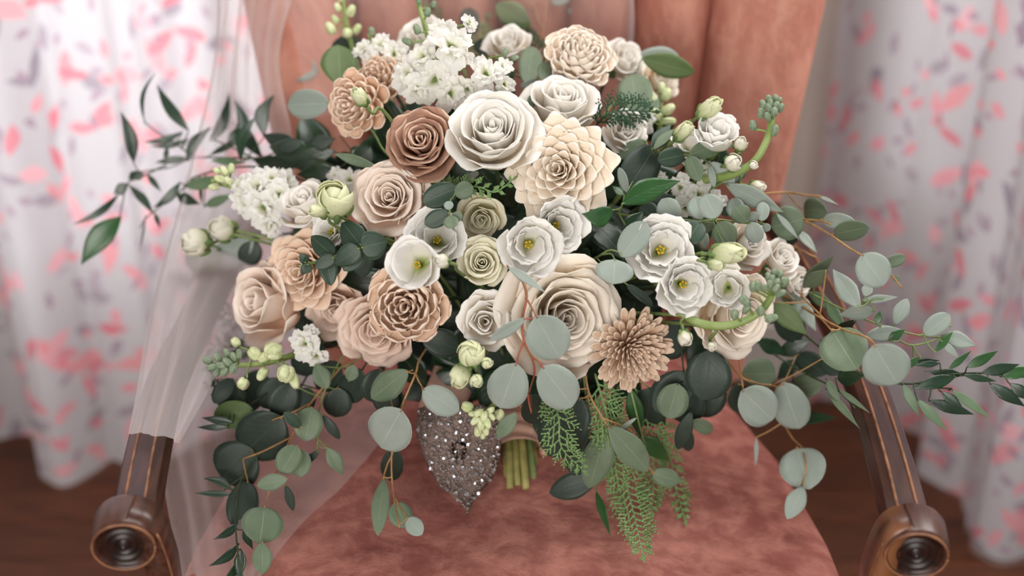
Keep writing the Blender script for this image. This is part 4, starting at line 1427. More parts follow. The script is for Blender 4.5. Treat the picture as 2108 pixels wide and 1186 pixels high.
sprig('eucalyptus sprig with a broad dark silver leaf beside the cream dahlia', E, EG,
      [[(1260, 420, .09), (1310, 350, .02), (1350, 318, -.01), (1410, 314, -.03), (1445, 325, -.03), (1475, 352, -.03), (1505, 378, -.03), (1545, 405, -.02)]],
      [('dark', 1350, 300, 1285, 398, 78, -.02, -.02), ('euc', 1330, 290, 1275, 325, 36, .0, .01), ('spiral', 1342, 308, 1382, 255, 34, -.03, -.03, 0, 'point'), ('euc', 1345, 305, 1390, 262, 24, -.035, -.04, .5, 'point'),
       ('spiral', 1410, 318, 1355, 330, 42, -.04, -.04), ('euc', 1418, 320, 1440, 372, 36, -.05, -.05), ('euc', 1422, 318, 1484, 296, 38, -.05, -.05), ('silver', 1462, 340, 1470, 385, 15, -.05, -.05), ('silver', 1462, 335, 1512, 378, 30, -.05, -.05),
       ('silver', 1495, 380, 1615, 438, 42, -.05, -.05, 0, 'point'), ('dark', 1500, 375, 1530, 335, 40, .02, .02), ('silver', 1290, 395, 1275, 345, 20, -.01, -.02)], stem='stem')
sprig('sprig of round baby blue eucalyptus leaves across the bouquet above the white lisianthus', E, EG,
      [[(1270, 440, .05), (1340, 450, .0), (1395, 452, -.03), (1440, 455, -.045), (1480, 452, -.05), (1525, 458, -.05), (1560, 458, -.05), (1578, 462, -.05)]],
      [('dark', 1350, 450, 1318, 425, 46, .0, .01), ('silver', 1392, 455, 1362, 410, 50, -.03, -.03), ('dark', 1380, 430, 1345, 405, 44, -.0, -.0), ('spiral', 1442, 455, 1412, 500, 52, -.06, -.06), ('silver', 1444, 450, 1428, 405, 42, -.05, -.04), ('silver', 1476, 448, 1450, 402, 52, -.06, -.06),
       ('euc', 1446, 460, 1460, 478, 38, -.04, -.03), ('euc', 1478, 458, 1505, 505, 54, -.055, -.06), ('silver', 1440, 465, 1452, 512, 26, -.02, -.02), ('silver', 1520, 450, 1508, 408, 38, -.05, -.04), ('euc', 1538, 456, 1512, 425, 42, -.06, -.06), ('silver', 1545, 458, 1560, 500, 40, -.06, -.06), ('silver', 1568, 455, 1572, 415, 28, -.06, -.06), ('silver', 1556, 456, 1545, 438, 26, -.055, -.06), ('silver', 1572, 462, 1584, 475, 18, -.06, -.06), ('silver', 1490, 500, 1486, 512, 14, -.06, -.06), ('spiral', 1500, 445, 1492, 425, 26, -.02, -.02)], stem='stem')
sprig('grey oval eucalyptus leaves on a thin yellow twig beside the lisianthus with yellow stamens', E, EG,
      [[(1200, 545, .06), (1232, 528, .0), (1255, 515, -.03), (1278, 520, -.04)], [(1238, 524, -.01), (1258, 523, -.03), (1266, 536, -.04)]],
      [('silver', 1278, 528, 1332, 458, 58, -.04, -.045), ('silver', 1267, 534, 1262, 584, 80, -.045, -.05), ('dark', 1290, 585, 1345, 630, 20, 0, -.01, .4)], stem='stem')
sprig('red stemmed silver dollar eucalyptus hanging over the largest cream rose', E, EG,
      [[(1060, 540, .04), (1075, 575, -.03), (1084, 610, -.04), (1076, 655, -.05), (1078, 700, -.055), (1096, 740, -.055), (1100, 770, -.05), (1088, 815, -.04), (1094, 850, -.04)],
       [(1084, 615, -.045), (1094, 632, -.05), (1104, 652, -.055)], [(1080, 700, -.055), (1068, 728, -.06), (1062, 752, -.06)], [(1096, 735, -.055), (1110, 745, -.06), (1118, 758, -.06)], [(1088, 812, -.045), (1072, 832, -.04), (1064, 850, -.04)]],
      [('silver', 1044, 547, 1122, 600, 20, -.05, -.06, .2, 'point'), ('silver', 1082, 656, 1008, 702, 28, -.065, -.06, .2, 'oval'), ('silver', 1104, 652, 1152, 738, 92, -.065, -.06), ('silver', 1062, 750, 1030, 842, 86, -.065, -.06), ('silver', 1117, 756, 1180, 838, 84, -.065, -.06), ('euc', 1064, 850, 1022, 902, 34, -.05, -.05, 0, 'oval'), ('dark', 1092, 815, 1112, 872, 62, .0, .02)], stem='stemred', sr=0.0013)
sprig('small eucalyptus tip in front of the white lisianthus, below the brown wooden rose', E, EG,
      [[(985, 370, .05), (950, 378, .0), (932, 398, -.03), (926, 425, -.04), (926, 455, -.05)]],
      [('spiral', 942, 386, 870, 418, 52, -.04, -.04), ('euc', 936, 400, 974, 384, 38, -.04, -.04), ('spiral', 925, 438, 874, 462, 38, -.05, -.05), ('silver', 925, 432, 922, 414, 20, -.05, -.05), ('euc', 924, 445, 932, 470, 32, -.055, -.06), ('euc', 930, 450, 952, 442, 22, -.05, -.05), ('silver', 960, 372, 985, 352, 16, -.02, -.01, .5)], stem='stem')
sprig('dark spiral eucalyptus sprig with paired rounded leaves over the peach dahlia', E, EG,
      [[(860, 480, .06), (790, 490, .0), (742, 508, -.02), (690, 527, -.035), (636, 542, -.045), (615, 548, -.05)]],
      [('spiral', 785, 492, 762, 442, 62, .0, .01, 0, 'round'), ('spiral', 742, 505, 705, 458, 54, -.04, -.04, 0, 'heart'), ('spiral', 745, 510, 798, 496, 62, -.05, -.04, 0, 'heart'), ('spiral', 738, 512, 690, 545, 46, -.055, -.055, .1, 'heart'), ('dark', 744, 515, 748, 572, 50, -.02, -.01, 0, 'heart'), ('spiral', 740, 512, 708, 558, 50, -.045, -.05, 0, 'heart'),
       ('spiral', 684, 525, 640, 486, 42, -.05, -.05, 0, 'heart'), ('dark', 686, 528, 672, 492, 26, -.03, -.02, 0, 'heart'), ('spiral', 686, 530, 648, 552, 32, -.055, -.06, 0, 'heart'), ('spiral', 672, 534, 682, 588, 38, -.055, -.055, 0, 'heart'), ('dark', 690, 532, 692, 568, 26, -.03, -.02, 0, 'heart'),
       ('spiral', 632, 542, 618, 522, 20, -.055, -.06, 0, 'heart'), ('spiral', 632, 544, 622, 566, 18, -.06, -.06, 0, 'heart'), ('spiral', 634, 545, 636, 562, 16, -.06, -.065, 0, 'heart'), ('spiral', 628, 540, 634, 526, 12, -.06, -.065, 0, 'heart')], stem='stempale', sr=0.0013)
sprig('long silver dollar eucalyptus hanging over the seat beside the beaded sash', E, EG,
      [[(890, 700, .06), (864, 740, .0), (856, 768, -.02), (836, 815, -.03), (822, 850, -.03), (812, 900, -.03), (806, 945, -.03), (808, 1000, -.03), (816, 1050, -.03), (822, 1086, -.03)], [(856, 768, -.02), (862, 785, -.03), (872, 800, -.03)], [(850, 762, -.01), (838, 766, -.01)], [(806, 940, -.03), (798, 955, -.03), (790, 980, -.03)], [(814, 1025, -.03), (824, 1045, -.03), (838, 1066, -.03)]],
      [('silver', 826, 845, 782, 922, 98, -.05, -.04), ('silver', 870, 802, 944, 848, 58, -.04, -.04), ('euc', 838, 764, 762, 822, 60, -.02, -.02, 0, 'oval'), ('euc', 790, 982, 777, 1100, 38, -.04, -.03, 0, 'oval'), ('euc', 812, 1035, 838, 1085, 50, -.02, -.01), ('silver', 838, 1067, 868, 1100, 36, -.04, -.04), ('dark', 812, 925, 802, 992, 48, .0, .01), ('dark', 800, 800, 790, 850, 56, .02, .02)], stem='stemtan')
# hanging mass toward the left chair arm
sprig('drooping eucalyptus with broad dark leaves beside the veil, foremost of the hanging leaves', E, EG,
      [[(760, 690, .06), (690, 770, .01), (640, 830, .0), (600, 900, .0), (565, 980, .0), (545, 1050, .0), (540, 1110, .0)], [(640, 830, 0), (600, 850, 0), (560, 865, 0)], [(600, 900, 0), (540, 930, 0), (500, 945, 0)]],
      [('dark', 580, 860, 500, 935, 112, .0, .02), ('dark', 520, 925, 455, 985, 108, .02, .03), ('dark', 510, 990, 488, 1088, 66, .02, .02), ('euc', 545, 1042, 535, 1118, 88, -.02, -.02), ('euc', 540, 1116, 540, 1182, 42, -.01, 0, 0, 'oval'), ('euc', 642, 838, 628, 908, 60, -.02, -.02), ('euc', 612, 918, 578, 974, 54, -.03, -.03), ('euc', 618, 925, 618, 982, 46, -.01, -.01), ('euc', 592, 986, 528, 1000, 36, -.03, -.03, 0, 'oval'), ('dark', 588, 998, 604, 1052, 20, -.02, -.01, 0, 'oval'), ('spiral', 620, 880, 585, 850, 24, -.03, -.04)], stem='stemtan')
sprig('eucalyptus twig with small oval leaves hanging behind the foremost drooping one', E, EG,
      [[(740, 680, .05), (690, 760, 0), (660, 830, 0), (655, 900, -.01), (650, 945, 0)], [(690, 760, 0), (720, 750, -.01), (745, 735, -.01)], [(656, 905, 0), (672, 920, 0)]],
      [('euc', 650, 750, 674, 800, 38, -.03, -.03, 0, 'oval'), ('euc', 718, 785, 730, 752, 30, -.03, -.03, 0, 'oval'), ('euc', 674, 922, 708, 980, 32, -.02, -.01, 0, 'point'), ('dark', 665, 855, 700, 905, 22, -.01, 0, 0, 'oval'), ('dark', 655, 930, 625, 955, 16, -.01, 0), ('dark', 700, 800, 690, 860, 60, .01, .02), ('dark', 600, 790, 570, 860, 66, .0, .01), ('dark', 640, 800, 610, 850, 50, .01, .01)], stem='stem')
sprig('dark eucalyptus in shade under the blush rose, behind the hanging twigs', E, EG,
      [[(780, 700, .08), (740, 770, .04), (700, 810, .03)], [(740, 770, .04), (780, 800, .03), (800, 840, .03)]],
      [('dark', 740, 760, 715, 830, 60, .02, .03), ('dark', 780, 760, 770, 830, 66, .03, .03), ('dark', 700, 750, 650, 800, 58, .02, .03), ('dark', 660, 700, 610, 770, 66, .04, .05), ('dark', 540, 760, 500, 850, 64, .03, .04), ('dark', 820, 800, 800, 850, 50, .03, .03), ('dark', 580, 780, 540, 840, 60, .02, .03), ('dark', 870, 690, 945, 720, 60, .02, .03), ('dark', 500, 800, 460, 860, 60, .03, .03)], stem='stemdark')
sprig('moss green leaves near the left chair arm below the bud spike', E, EG,
      [[(640, 720, .08), (560, 800, .03), (500, 840, .02), (450, 850, .02)]],
      [('green', 520, 845, 438, 862, 58, .01, .02), ('ruscusdark', 480, 870, 415, 860, 18, .0, .0, 0, 'point'), ('ruscusdark', 470, 880, 405, 880, 14, 0, 0, 0, 'point'), ('dark', 480, 780, 440, 830, 40, .02, .02)], stem='stemdark')
sprig('blurred green heart shaped leaf pair under the outer white rosebuds', E, EG,
      [[(600, 480, .07), (520, 490, .06), (455, 505, .05)]],
      [('green', 450, 515, 378, 545, 62, .03, .04), ('green', 452, 528, 400, 572, 46, .035, .04), ('silver', 518, 495, 430, 548, 58, .05, .06), ('dark', 530, 500, 500, 545, 50, .06, .06)], stem='stemdark', dd=.02)
# right side eucalyptus
sprig('orange twigged eucalyptus with an upright silver leaf reaching past the chair wing', E, EG,
      [[(1500, 470, .06), (1580, 430, .0), (1640, 448, -.01), (1700, 478, -.01), (1750, 512, -.01), (1790, 535, -.01), (1830, 562, -.01), (1858, 594, -.01)], [(1560, 400, .02), (1620, 396, .0), (1660, 402, .0), (1690, 404, 0)], [(1655, 452, -.01), (1690, 455, -.01), (1710, 462, -.01)], [(1520, 500, .04), (1620, 505, .02), (1680, 530, .01)]],
      [('euc', 1655, 450, 1588, 468, 72, -.01, 0), ('silver', 1598, 438, 1646, 494, 14, -.03, -.03, .3, 'point'), ('euc', 1650, 430, 1698, 435, 52, .02, .02), ('silver', 1690, 452, 1757, 458, 34, -.01, -.01), ('euc', 1715, 482, 1788, 468, 42, .0, 0), ('silver', 1640, 472, 1682, 520, 20, .0, .01, .3, 'point'), ('silver', 1775, 524, 1820, 588, 72, -.03, -.03), ('euc', 1820, 546, 1866, 528, 26, .0, 0), ('silver', 1683, 402, 1724, 420, 8, 0, 0, .3, 'point'), ('euc', 1838, 572, 1852, 576, 14, -.01, -.01), ('dark', 1600, 470, 1640, 500, 40, .03, .03)], stem='stemtan', sr=0.0013)
sprig('silver dollar eucalyptus with two big round leaves lying over the right chair arm', E, EG,
      [[(1560, 580, .08), (1640, 625, .0), (1690, 655, -.02), (1740, 680, -.03), (1790, 698, -.035), (1812, 735, -.04)], [(1690, 655, -.02), (1705, 672, -.03), (1715, 685, -.04)], [(1640, 600, 0), (1680, 640, -.01), (1700, 660, -.02)], [(1790, 700, -.035), (1800, 715, -.04), (1805, 728, -.045)]],
      [('euc', 1712, 678, 1762, 758, 100, -.05, -.05), ('silver', 1800, 712, 1848, 792, 98, -.06, -.05), ('silver', 1630, 600, 1680, 680, 40, .0, .0, .3, 'point'), ('green', 1590, 622, 1662, 690, 46, -.01, -.01, 0, 'point'), ('dark', 1600, 640, 1650, 700, 60, .02, .03), ('euc', 1700, 560, 1650, 595, 34, -.01, .0, 0, 'point'), ('euc', 1650, 595, 1715, 528, 34, -.02, -.02, 0, 'point')], stem='stemtan', sr=0.0013)
sprig('eucalyptus sprig with three round silver leaves hanging beside the seat edge', E, EG,
      [[(1470, 700, .06), (1520, 770, .0), (1560, 790, -.01), (1600, 800, -.01), (1610, 860, -.01), (1630, 900, -.01), (1650, 920, -.015)], [(1520, 730, .01), (1530, 800, -.01), (1540, 845, -.01), (1540, 852, -.01)], [(1650, 920, -.01), (1660, 960, .0), (1650, 1000, .01)]],
      [('silver', 1528, 805, 1592, 866, 84, -.02, -.02), ('silver', 1612, 790, 1645, 886, 76, -.02, -.02), ('silver', 1640, 920, 1665, 1004, 96, -.02, -.02), ('silver', 1655, 1000, 1622, 1066, 42, .0, 0, 0, 'oval'), ('euc', 1530, 770, 1600, 770, 66, .02, .03), ('euc', 1625, 800, 1690, 790, 50, .02, .03), ('dark', 1520, 790, 1525, 850, 50, .0, .01), ('silver', 1558, 900, 1556, 960, 10, .0, .0, .5, 'point'), ('dark', 1640, 730, 1700, 770, 50, .02, .03), ('dark', 1690, 740, 1740, 760, 50, .01, .02)], stem='stemtan')
sprig('big dark round eucalyptus leaves below the taupe zinnia and the tiny white bud', E, EG,
      [[(1400, 620, .08), (1440, 700, .02), (1462, 720, .0)], [(1400, 700, .03), (1410, 780, .01), (1425, 850, .0)]],
      [('dark', 1465, 722, 1452, 826, 98, -.02, -.02), ('dark', 1400, 660, 1370, 740, 70, .04, .05), ('dark', 1420, 770, 1350, 850, 90, .0, .01), ('euc', 1395, 790, 1375, 862, 66, -.01, -.01), ('dark', 1425, 800, 1400, 870, 80, .02, .03), ('dark', 1422, 850, 1394, 928, 34, -.01, 0, 0, 'oval'), ('dark', 1415, 882, 1416, 930, 28, -.01, 0), ('euc', 1425, 868, 1468, 888, 30, .0, .01), ('dark', 1340, 800, 1330, 880, 70, .02, .03), ('dark', 1480, 780, 1440, 860, 70, .02, .03)], stem='stemdark')
sprig('eucalyptus with long oval leaves hanging at the bottom between the cedar tips', E, EG,
      [[(1200, 700, .08), (1210, 800, .02), (1240, 860, -.01), (1256, 882, -.02)], [(1240, 860, -.01), (1300, 890, -.02), (1330, 950, -.02), (1345, 972, -.02), (1375, 980, -.02)], [(1210, 800, .02), (1215, 900, .01), (1228, 985, .01)]],
      [('euc', 1256, 880, 1338, 972, 60, -.04, -.04, 0, 'oval'), ('euc', 1250, 880, 1212, 1008, 66, -.0, .0, 0, 'oval'), ('euc', 1343, 974, 1400, 992, 38, -.02, -.02), ('dark', 1230, 985, 1130, 1016, 56, .01, .02, 0, 'oval'), ('dark', 1195, 820, 1130, 940, 108, .01, .02), ('dark', 1150, 800, 1120, 850, 70, .02, .02), ('dark', 1210, 880, 1180, 980, 60, .02, .02), ('silver', 1255, 900, 1310, 860, 10, -.02, -.02, .3)], stem='stemtan')
# ruscus and pointed leaves
RGp = 'ruscus sprays of the bouquet'
sprig('glossy ruscus spray with narrow dark leaves reaching out over the left curtain, upper branch', 'ruscus', RGp,
      [[(760, 400, .08), (680, 340, .06), (600, 320, .05), (540, 325, .05), (470, 325, .05), (400, 325, .05), (350, 345, .05), (300, 352, .05), (270, 365, .05)], [(400, 325, .05), (360, 295, .05), (320, 270, .05), (297, 250, .05)], [(520, 325, .05), (470, 300, .05), (440, 288, .05)]],
      [('ruscusdark', 275, 335, 249, 230, 28, .04, .03, 0, 'point', .06), ('ruscusdark', 388, 268, 322, 172, 25, .04, .04, 0, 'point', -.05), ('ruscusdark', 297, 250, 322, 148, 9, .04, .05, 0, 'point', -.14), ('ruscusdark', 432, 288, 472, 190, 24, .05, .05, 0, 'point', .1), ('ruscusdark', 498, 305, 482, 205, 27, .05, .05, 0, 'point', .1), ('ruscusdark', 496, 330, 532, 236, 24, .03, .03, 0, 'point', -.14), ('ruscusdark', 545, 280, 566, 193, 30, .05, .06, 0, 'point', -.14), ('ruscusdark', 384, 330, 435, 262, 24, .04, .04, 0, 'point', -.1),
       ('ruscusdark', 375, 272, 295, 292, 15, .05, .05, 0, 'point', -.08), ('ruscusdark', 385, 287, 308, 300, 13, .05, .05, 0, 'point', -.08), ('ruscusdark', 385, 325, 318, 335, 16, .05, .05, 0, 'point'), ('ruscusdark', 265, 368, 292, 352, 20, .05, .05, 0, 'point'), ('ruscusdark', 480, 250, 540, 325, 34, .06, .06, 0, 'point'), ('ruscusdark', 470, 292, 500, 258, 18, .05, .05, 0, 'point'), ('ruscusdark', 430, 320, 510, 280, 14, .05, .05, 0, 'point'), ('ruscussoft', 500, 335, 430, 330, 16, .05, .05, 0, 'point'), ('dark', 620, 310, 535, 275, 40, .05, .05, 0, 'point'), ('ruscusdark', 340, 330, 345, 300, 12, .05, .05, 0, 'point')], stem='stemdark', name='ruscus_sprig')
sprig('glossy ruscus spray with narrow dark leaves reaching out over the left curtain, lower branch', 'ruscus', RGp,
      [[(700, 400, .08), (560, 350, .05), (480, 345, .04), (400, 365, .04), (370, 395, .04), (330, 425, .04), (300, 450, .04), (288, 470, .04)], [(340, 340, .04), (290, 365, .04), (262, 378, .04), (252, 420, .04), (246, 445, .04)], [(262, 380, .04), (285, 392, .04)]],
      [('ruscusdark', 245, 400, 150, 462, 16, .04, .03, 0, 'point', -.08), ('ruscus', 248, 446, 165, 546, 50, .03, .03, 0, 'point', .04), ('ruscusdark', 268, 386, 316, 442, 19, .03, .03, 0, 'point', -.06), ('ruscusdark', 303, 358, 332, 395, 13, .04, .04, 0, 'point'), ('ruscusdark', 370, 375, 313, 428, 20, .03, .03, 0, 'point', -.1), ('ruscusdark', 362, 402, 410, 420, 24, .03, .03, 0, 'point'), ('ruscussoft', 378, 385, 470, 366, 28, .02, .02, 0, 'point'), ('ruscusdark', 318, 438, 330, 470, 10, .04, .04, 0, 'point'), ('ruscusdark', 262, 378, 234, 400, 22, .04, .04, 0, 'point'), ('ruscusdark', 295, 358, 270, 368, 18, .04, .04, 0, 'point'), ('ruscusdark', 412, 378, 415, 420, 8, .04, .04, 0, 'point'), ('ruscusdark', 300, 445, 288, 520, 4, .04, .04, 0, 'point'), ('ruscussoft', 420, 425, 480, 400, 22, .05, .05, 0, 'point')], stem='stemdark', name='ruscus_sprig')
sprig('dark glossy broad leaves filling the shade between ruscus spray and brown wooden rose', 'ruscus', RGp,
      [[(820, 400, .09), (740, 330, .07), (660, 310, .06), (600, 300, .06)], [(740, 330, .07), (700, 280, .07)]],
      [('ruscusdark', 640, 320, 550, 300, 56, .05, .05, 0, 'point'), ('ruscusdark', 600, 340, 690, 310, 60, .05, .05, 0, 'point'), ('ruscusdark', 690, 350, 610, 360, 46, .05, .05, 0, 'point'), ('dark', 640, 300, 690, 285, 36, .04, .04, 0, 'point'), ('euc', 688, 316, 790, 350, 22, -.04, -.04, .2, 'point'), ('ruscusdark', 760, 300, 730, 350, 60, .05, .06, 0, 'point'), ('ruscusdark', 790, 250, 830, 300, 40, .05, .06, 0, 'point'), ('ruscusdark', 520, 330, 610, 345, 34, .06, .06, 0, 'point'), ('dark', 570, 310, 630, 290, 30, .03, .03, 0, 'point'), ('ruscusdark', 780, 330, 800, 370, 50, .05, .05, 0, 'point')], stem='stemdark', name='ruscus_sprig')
sprig('two bright glossy leaves crossing in front of the grey oval leaf beside the cream dahlia', 'ruscus', RGp,
      [[(1300, 500, .06), (1290, 470, .02), (1275, 440, -.02), (1280, 425, -.04)]],
      [('ruscus', 1280, 420, 1402, 372, 50, -.06, -.06, 0, 'point', -.05), ('ruscus', 1264, 432, 1198, 440, 44, -.05, -.05, 0, 'point', -.18), ('ruscus', 1285, 402, 1260, 383, 16, -.05, -.05, 0, 'point'), ('ruscusdark', 1285, 480, 1325, 435, 40, .01, .01, 0, 'point')], stem='stem', name='ruscus_sprig')
sprig('long ruscus spray with glossy green leaves reaching over the right curtain', 'ruscus', RGp,
      [[(1600, 640, .06), (1720, 740, .02), (1800, 780, .01), (1880, 790, .0), (1950, 772, .0), (2020, 768, .0), (2090, 775, .0), (2140, 780, .0)], [(1890, 790, 0), (1930, 798, 0), (1960, 800, 0)]],
      [('ruscusdark', 1968, 776, 1878, 800, 28, -.01, -.01, 0, 'point'), ('ruscusdark', 1985, 772, 1905, 765, 20, 0, 0, 0, 'point'), ('ruscus', 1990, 757, 2056, 722, 22, -.01, -.01, 0, 'point'), ('ruscus', 1952, 762, 2000, 722, 14, 0, 0, 0, 'point'), ('ruscusdark', 1985, 773, 2052, 785, 16, -.01, -.01, 0, 'point'), ('ruscusdark', 2022, 768, 2100, 750, 26, -.01, -.01, 0, 'point'), ('ruscus', 2062, 775, 2135, 757, 26, -.01, -.01, 0, 'point'), ('ruscusdark', 2038, 790, 2112, 838, 28, -.01, -.01, 0, 'point'), ('ruscusdark', 2078, 790, 2130, 825, 26, -.01, -.01, 0, 'point'), ('ruscusdark', 1912, 825, 2006, 854, 26, .0, .0, 0, 'point'), ('ruscusdark', 1938, 806, 1985, 845, 22, -.01, -.01, 0, 'point'), ('ruscussoft', 1958, 802, 2040, 862, 20, -.01, -.01, 0, 'point'), ('ruscussoft', 1888, 822, 1950, 888, 22, -.01, -.01, 0, 'point'), ('ruscussoft', 1858, 790, 1892, 858, 20, -.01, -.01, 0, 'point'), ('ruscusdark', 1935, 748, 1882, 752, 14, 0, 0, 0, 'point')], stem='stemdark', name='ruscus_sprig')
sprig('soft green leafy spray behind the two big round leaves on the right chair arm', 'ruscus', RGp,
      [[(1560, 560, .08), (1660, 600, .03), (1740, 640, .02), (1820, 672, .02), (1890, 690, .02), (1940, 695, .02)], [(1740, 640, .02), (1790, 620, .02), (1820, 614, .02)], [(1890, 692, .02), (1930, 680, .02), (1960, 670, .02)], [(1820, 675, .02), (1870, 710, .01), (1925, 700, .01), (1960, 685, .01)]],
      [('silver', 1902, 688, 1956, 648, 42, .01, .01), ('silver', 1938, 690, 2012, 712, 36, .01, .01, 0, 'point'), ('silver', 1938, 702, 1975, 738, 16, .0, .0, .2, 'point'), ('silver', 1842, 668, 1868, 615, 32, .01, .01, 0, 'oval'), ('silver', 1860, 682, 1782, 692, 34, .01, .01, 0, 'oval'), ('ruscus', 1828, 700, 1864, 678, 20, -.02, -.02, 0, 'point'), ('silver', 1768, 632, 1712, 552, 44, .01, .01, 0, 'point'), ('silver', 1800, 640, 1726, 648, 34, .02, .02, 0, 'point'), ('silver', 1775, 618, 1850, 612, 18, .02, .02, 0, 'point'), ('silver', 1780, 610, 1790, 585, 24, .02, .02, 0, 'oval'), ('ruscus', 1805, 668, 1812, 640, 16, .0, .0, 0, 'point'), ('ruscus', 1895, 735, 1850, 765, 16, -.01, -.01, 0, 'point'), ('ruscus', 1925, 725, 1962, 682, 16, .0, .0, 0, 'point'), ('ruscussoft', 1660, 600, 1725, 640, 26, .03, .03, 0, 'point'), ('ruscussoft', 1700, 620, 1740, 680, 26, .03, .03, 0, 'point'), ('ruscusdark', 1760, 660, 1700, 700, 24, .02, .02, 0, 'point'), ('ruscussoft', 1650, 640, 1600, 600, 24, .04, .04, 0, 'point'), ('ruscusdark', 1680, 560, 1640, 610, 24, .03, .03, 0, 'point'), ('ruscusdark', 1880, 745, 1935, 742, 12, .01, .01, 0, 'point')], stem='stem', name='ruscus_sprig')
sprig('dark leafy spray in shade under the right chair arm leaves', 'ruscus', RGp,
      [[(1500, 650, .08), (1580, 720, .04), (1660, 770, .03), (1720, 800, .03), (1760, 840, .02)], [(1660, 770, .03), (1700, 750, .03), (1750, 740, .03)]],
      [('ruscusdark', 1560, 700, 1620, 730, 34, .04, .04, 0, 'point'), ('ruscusdark', 1600, 730, 1670, 700, 34, .04, .04, 0, 'point'), ('ruscusdark', 1640, 740, 1600, 780, 34, .03, .03, 0, 'point'), ('ruscusdark', 1620, 860, 1720, 860, 30, .02, .03, 0, 'point'), ('euc', 1700, 800, 1768, 880, 18, .0, .0, 0, 'point'), ('euc', 1725, 800, 1790, 850, 12, .0, .0, 0, 'point'), ('ruscusdark', 1720, 780, 1780, 770, 40, .02, .02, 0, 'point'), ('ruscusdark', 1690, 700, 1740, 770, 30, .03, .03, 0, 'point'), ('euc', 1700, 780, 1730, 830, 20, .0, .0, 0, 'point'), ('ruscusdark', 1560, 640, 1610, 660, 40, .05, .05, 0, 'point')], stem='stemdark', name='ruscus_sprig')
sprig('ruscus leaves hanging under the taupe zinnia among the cedar', 'ruscus', RGp,
      [[(1280, 740, .06), (1300, 810, .0), (1320, 890, -.01), (1330, 920, -.01)], [(1200, 760, .05), (1215, 900, .02), (1228, 1010, .01)]],
      [('ruscus', 1298, 800, 1318, 902, 36, .01, .01, 0, 'point'), ('ruscus', 1320, 900, 1380, 950, 36, .0, .01, 0, 'point'), ('ruscus', 1226, 1008, 1256, 1102, 18, .0, .0, 0, 'point'), ('ruscusdark', 1270, 800, 1260, 880, 34, .03, .03, 0, 'point'), ('ruscusdark', 1340, 800, 1370, 880, 34, .03, .03, 0, 'point')], stem='stem', name='ruscus_sprig')
sprig('pointed dark leaves at the lowest edge of the bouquet in front of the veil', 'ruscus', RGp,
      [[(640, 760, .06), (560, 900, .03), (500, 980, .02), (485, 1060, .01), (490, 1140, .0), (500, 1190, .0)], [(500, 980, .02), (460, 1010, .02)]],
      [('ruscusdark', 480, 1010, 418, 985, 18, .02, .02, 0, 'point', .1), ('ruscusdark', 478, 1018, 400, 1015, 14, .02, .02, 0, 'point'), ('ruscusdark', 490, 1075, 440, 1110, 18, .01, .01, 0, 'point', -.1), ('ruscusdark', 492, 1120, 430, 1165, 20, .01, .01, 0, 'point', -.1), ('ruscusdark', 496, 1150, 455, 1200, 18, .01, .01, 0, 'point', -.1), ('ruscusdark', 496, 1130, 492, 1195, 26, .0, .0, 0, 'point'), ('ruscusdark', 500, 1090, 520, 1130, 18, .01, .01, 0, 'point')], stem='stemdark', name='ruscus_sprig')

# --- cedar
cedar('bright green cedar tip lying on the round leaf at the bottom', [(1135, 800, .03), (1150, 860, -.03), (1156, 920, -.04), (1200, 968, -.04)], 48, n=26)
cedar('longest cedar spray hanging down over the front of the seat', [(1240, 760, .04), (1262, 880, .0), (1285, 980, .0), (1305, 1060, .0), (1322, 1138, .0)], 62, n=46)
cedar('cedar spray hanging beside the long oval leaf, under the taupe zinnia', [(1225, 770, .04), (1250, 860, .0), (1265, 940, .0), (1275, 1020, .01)], 58, n=32)
cedar('cedar spray behind the longest one, ending near the round leaf', [(1300, 780, .05), (1335, 880, .02), (1345, 960, .02), (1342, 1050, .02)], 50, n=36)
cedar('blurred cedar tip hanging lowest toward the seat edge', [(1340, 800, .06), (1375, 920, .04), (1390, 1000, .04), (1410, 1070, .04)], 40, n=26)
cedar('dark green fern like cedar tip pointing outward above the dahlia', [(1225, 262, .0), (1250, 236, -.03), (1290, 228, -.03), (1342, 230, -.03)], 46, mat='cedardark', n=20)
cedar('small dark cedar tip above the large white rose', [(1045, 215, .02), (1040, 180, -.02), (1034, 140, -.02)], 30, mat='cedardark', n=14)
cedar('dark cedar tip beside the ivory chrysanthemum', [(1120, 160, .03), (1110, 110, .01), (1075, 65, .01)], 42, mat='cedardark', n=18)
cedar('bright cedar twig running under the large white rose', [(905, 400, .02), (935, 385, -.01), (985, 385, -.03), (1020, 395, -.03), (1058, 368, -.03)], 26, n=22)
cedar('bright cedar tip curling up from the small eucalyptus leaves', [(940, 400, .02), (915, 375, -.01), (900, 345, -.02)], 24, n=12)
cedar('blurred cedar spray beside the topmost stock stem', [(960, 160, .07), (930, 60, .06), (880, 20, .06), (830, -10, .07)], 36, n=20)
cedar('blurred upright cedar spray at the top edge beside the oval leaf', [(985, 140, .07), (990, 50, .06), (1000, -20, .06)], 40, n=22)
cedar('dark cedar tips poking out above the left chair arm', [(560, 660, .06), (480, 650, .04), (432, 622, .04)], 40, mat='cedardark', n=14)
cedar('dark cedar tips beside the green bud spike near the left chair arm', [(560, 720, .06), (460, 712, .04), (398, 700, .04)], 36, mat='cedardark', n=14)
cedar('tiny dark cedar tips behind the moss green leaf by the left chair arm', [(520, 790, .05), (460, 800, .04), (425, 790, .04)], 30, mat='cedardark', n=10)

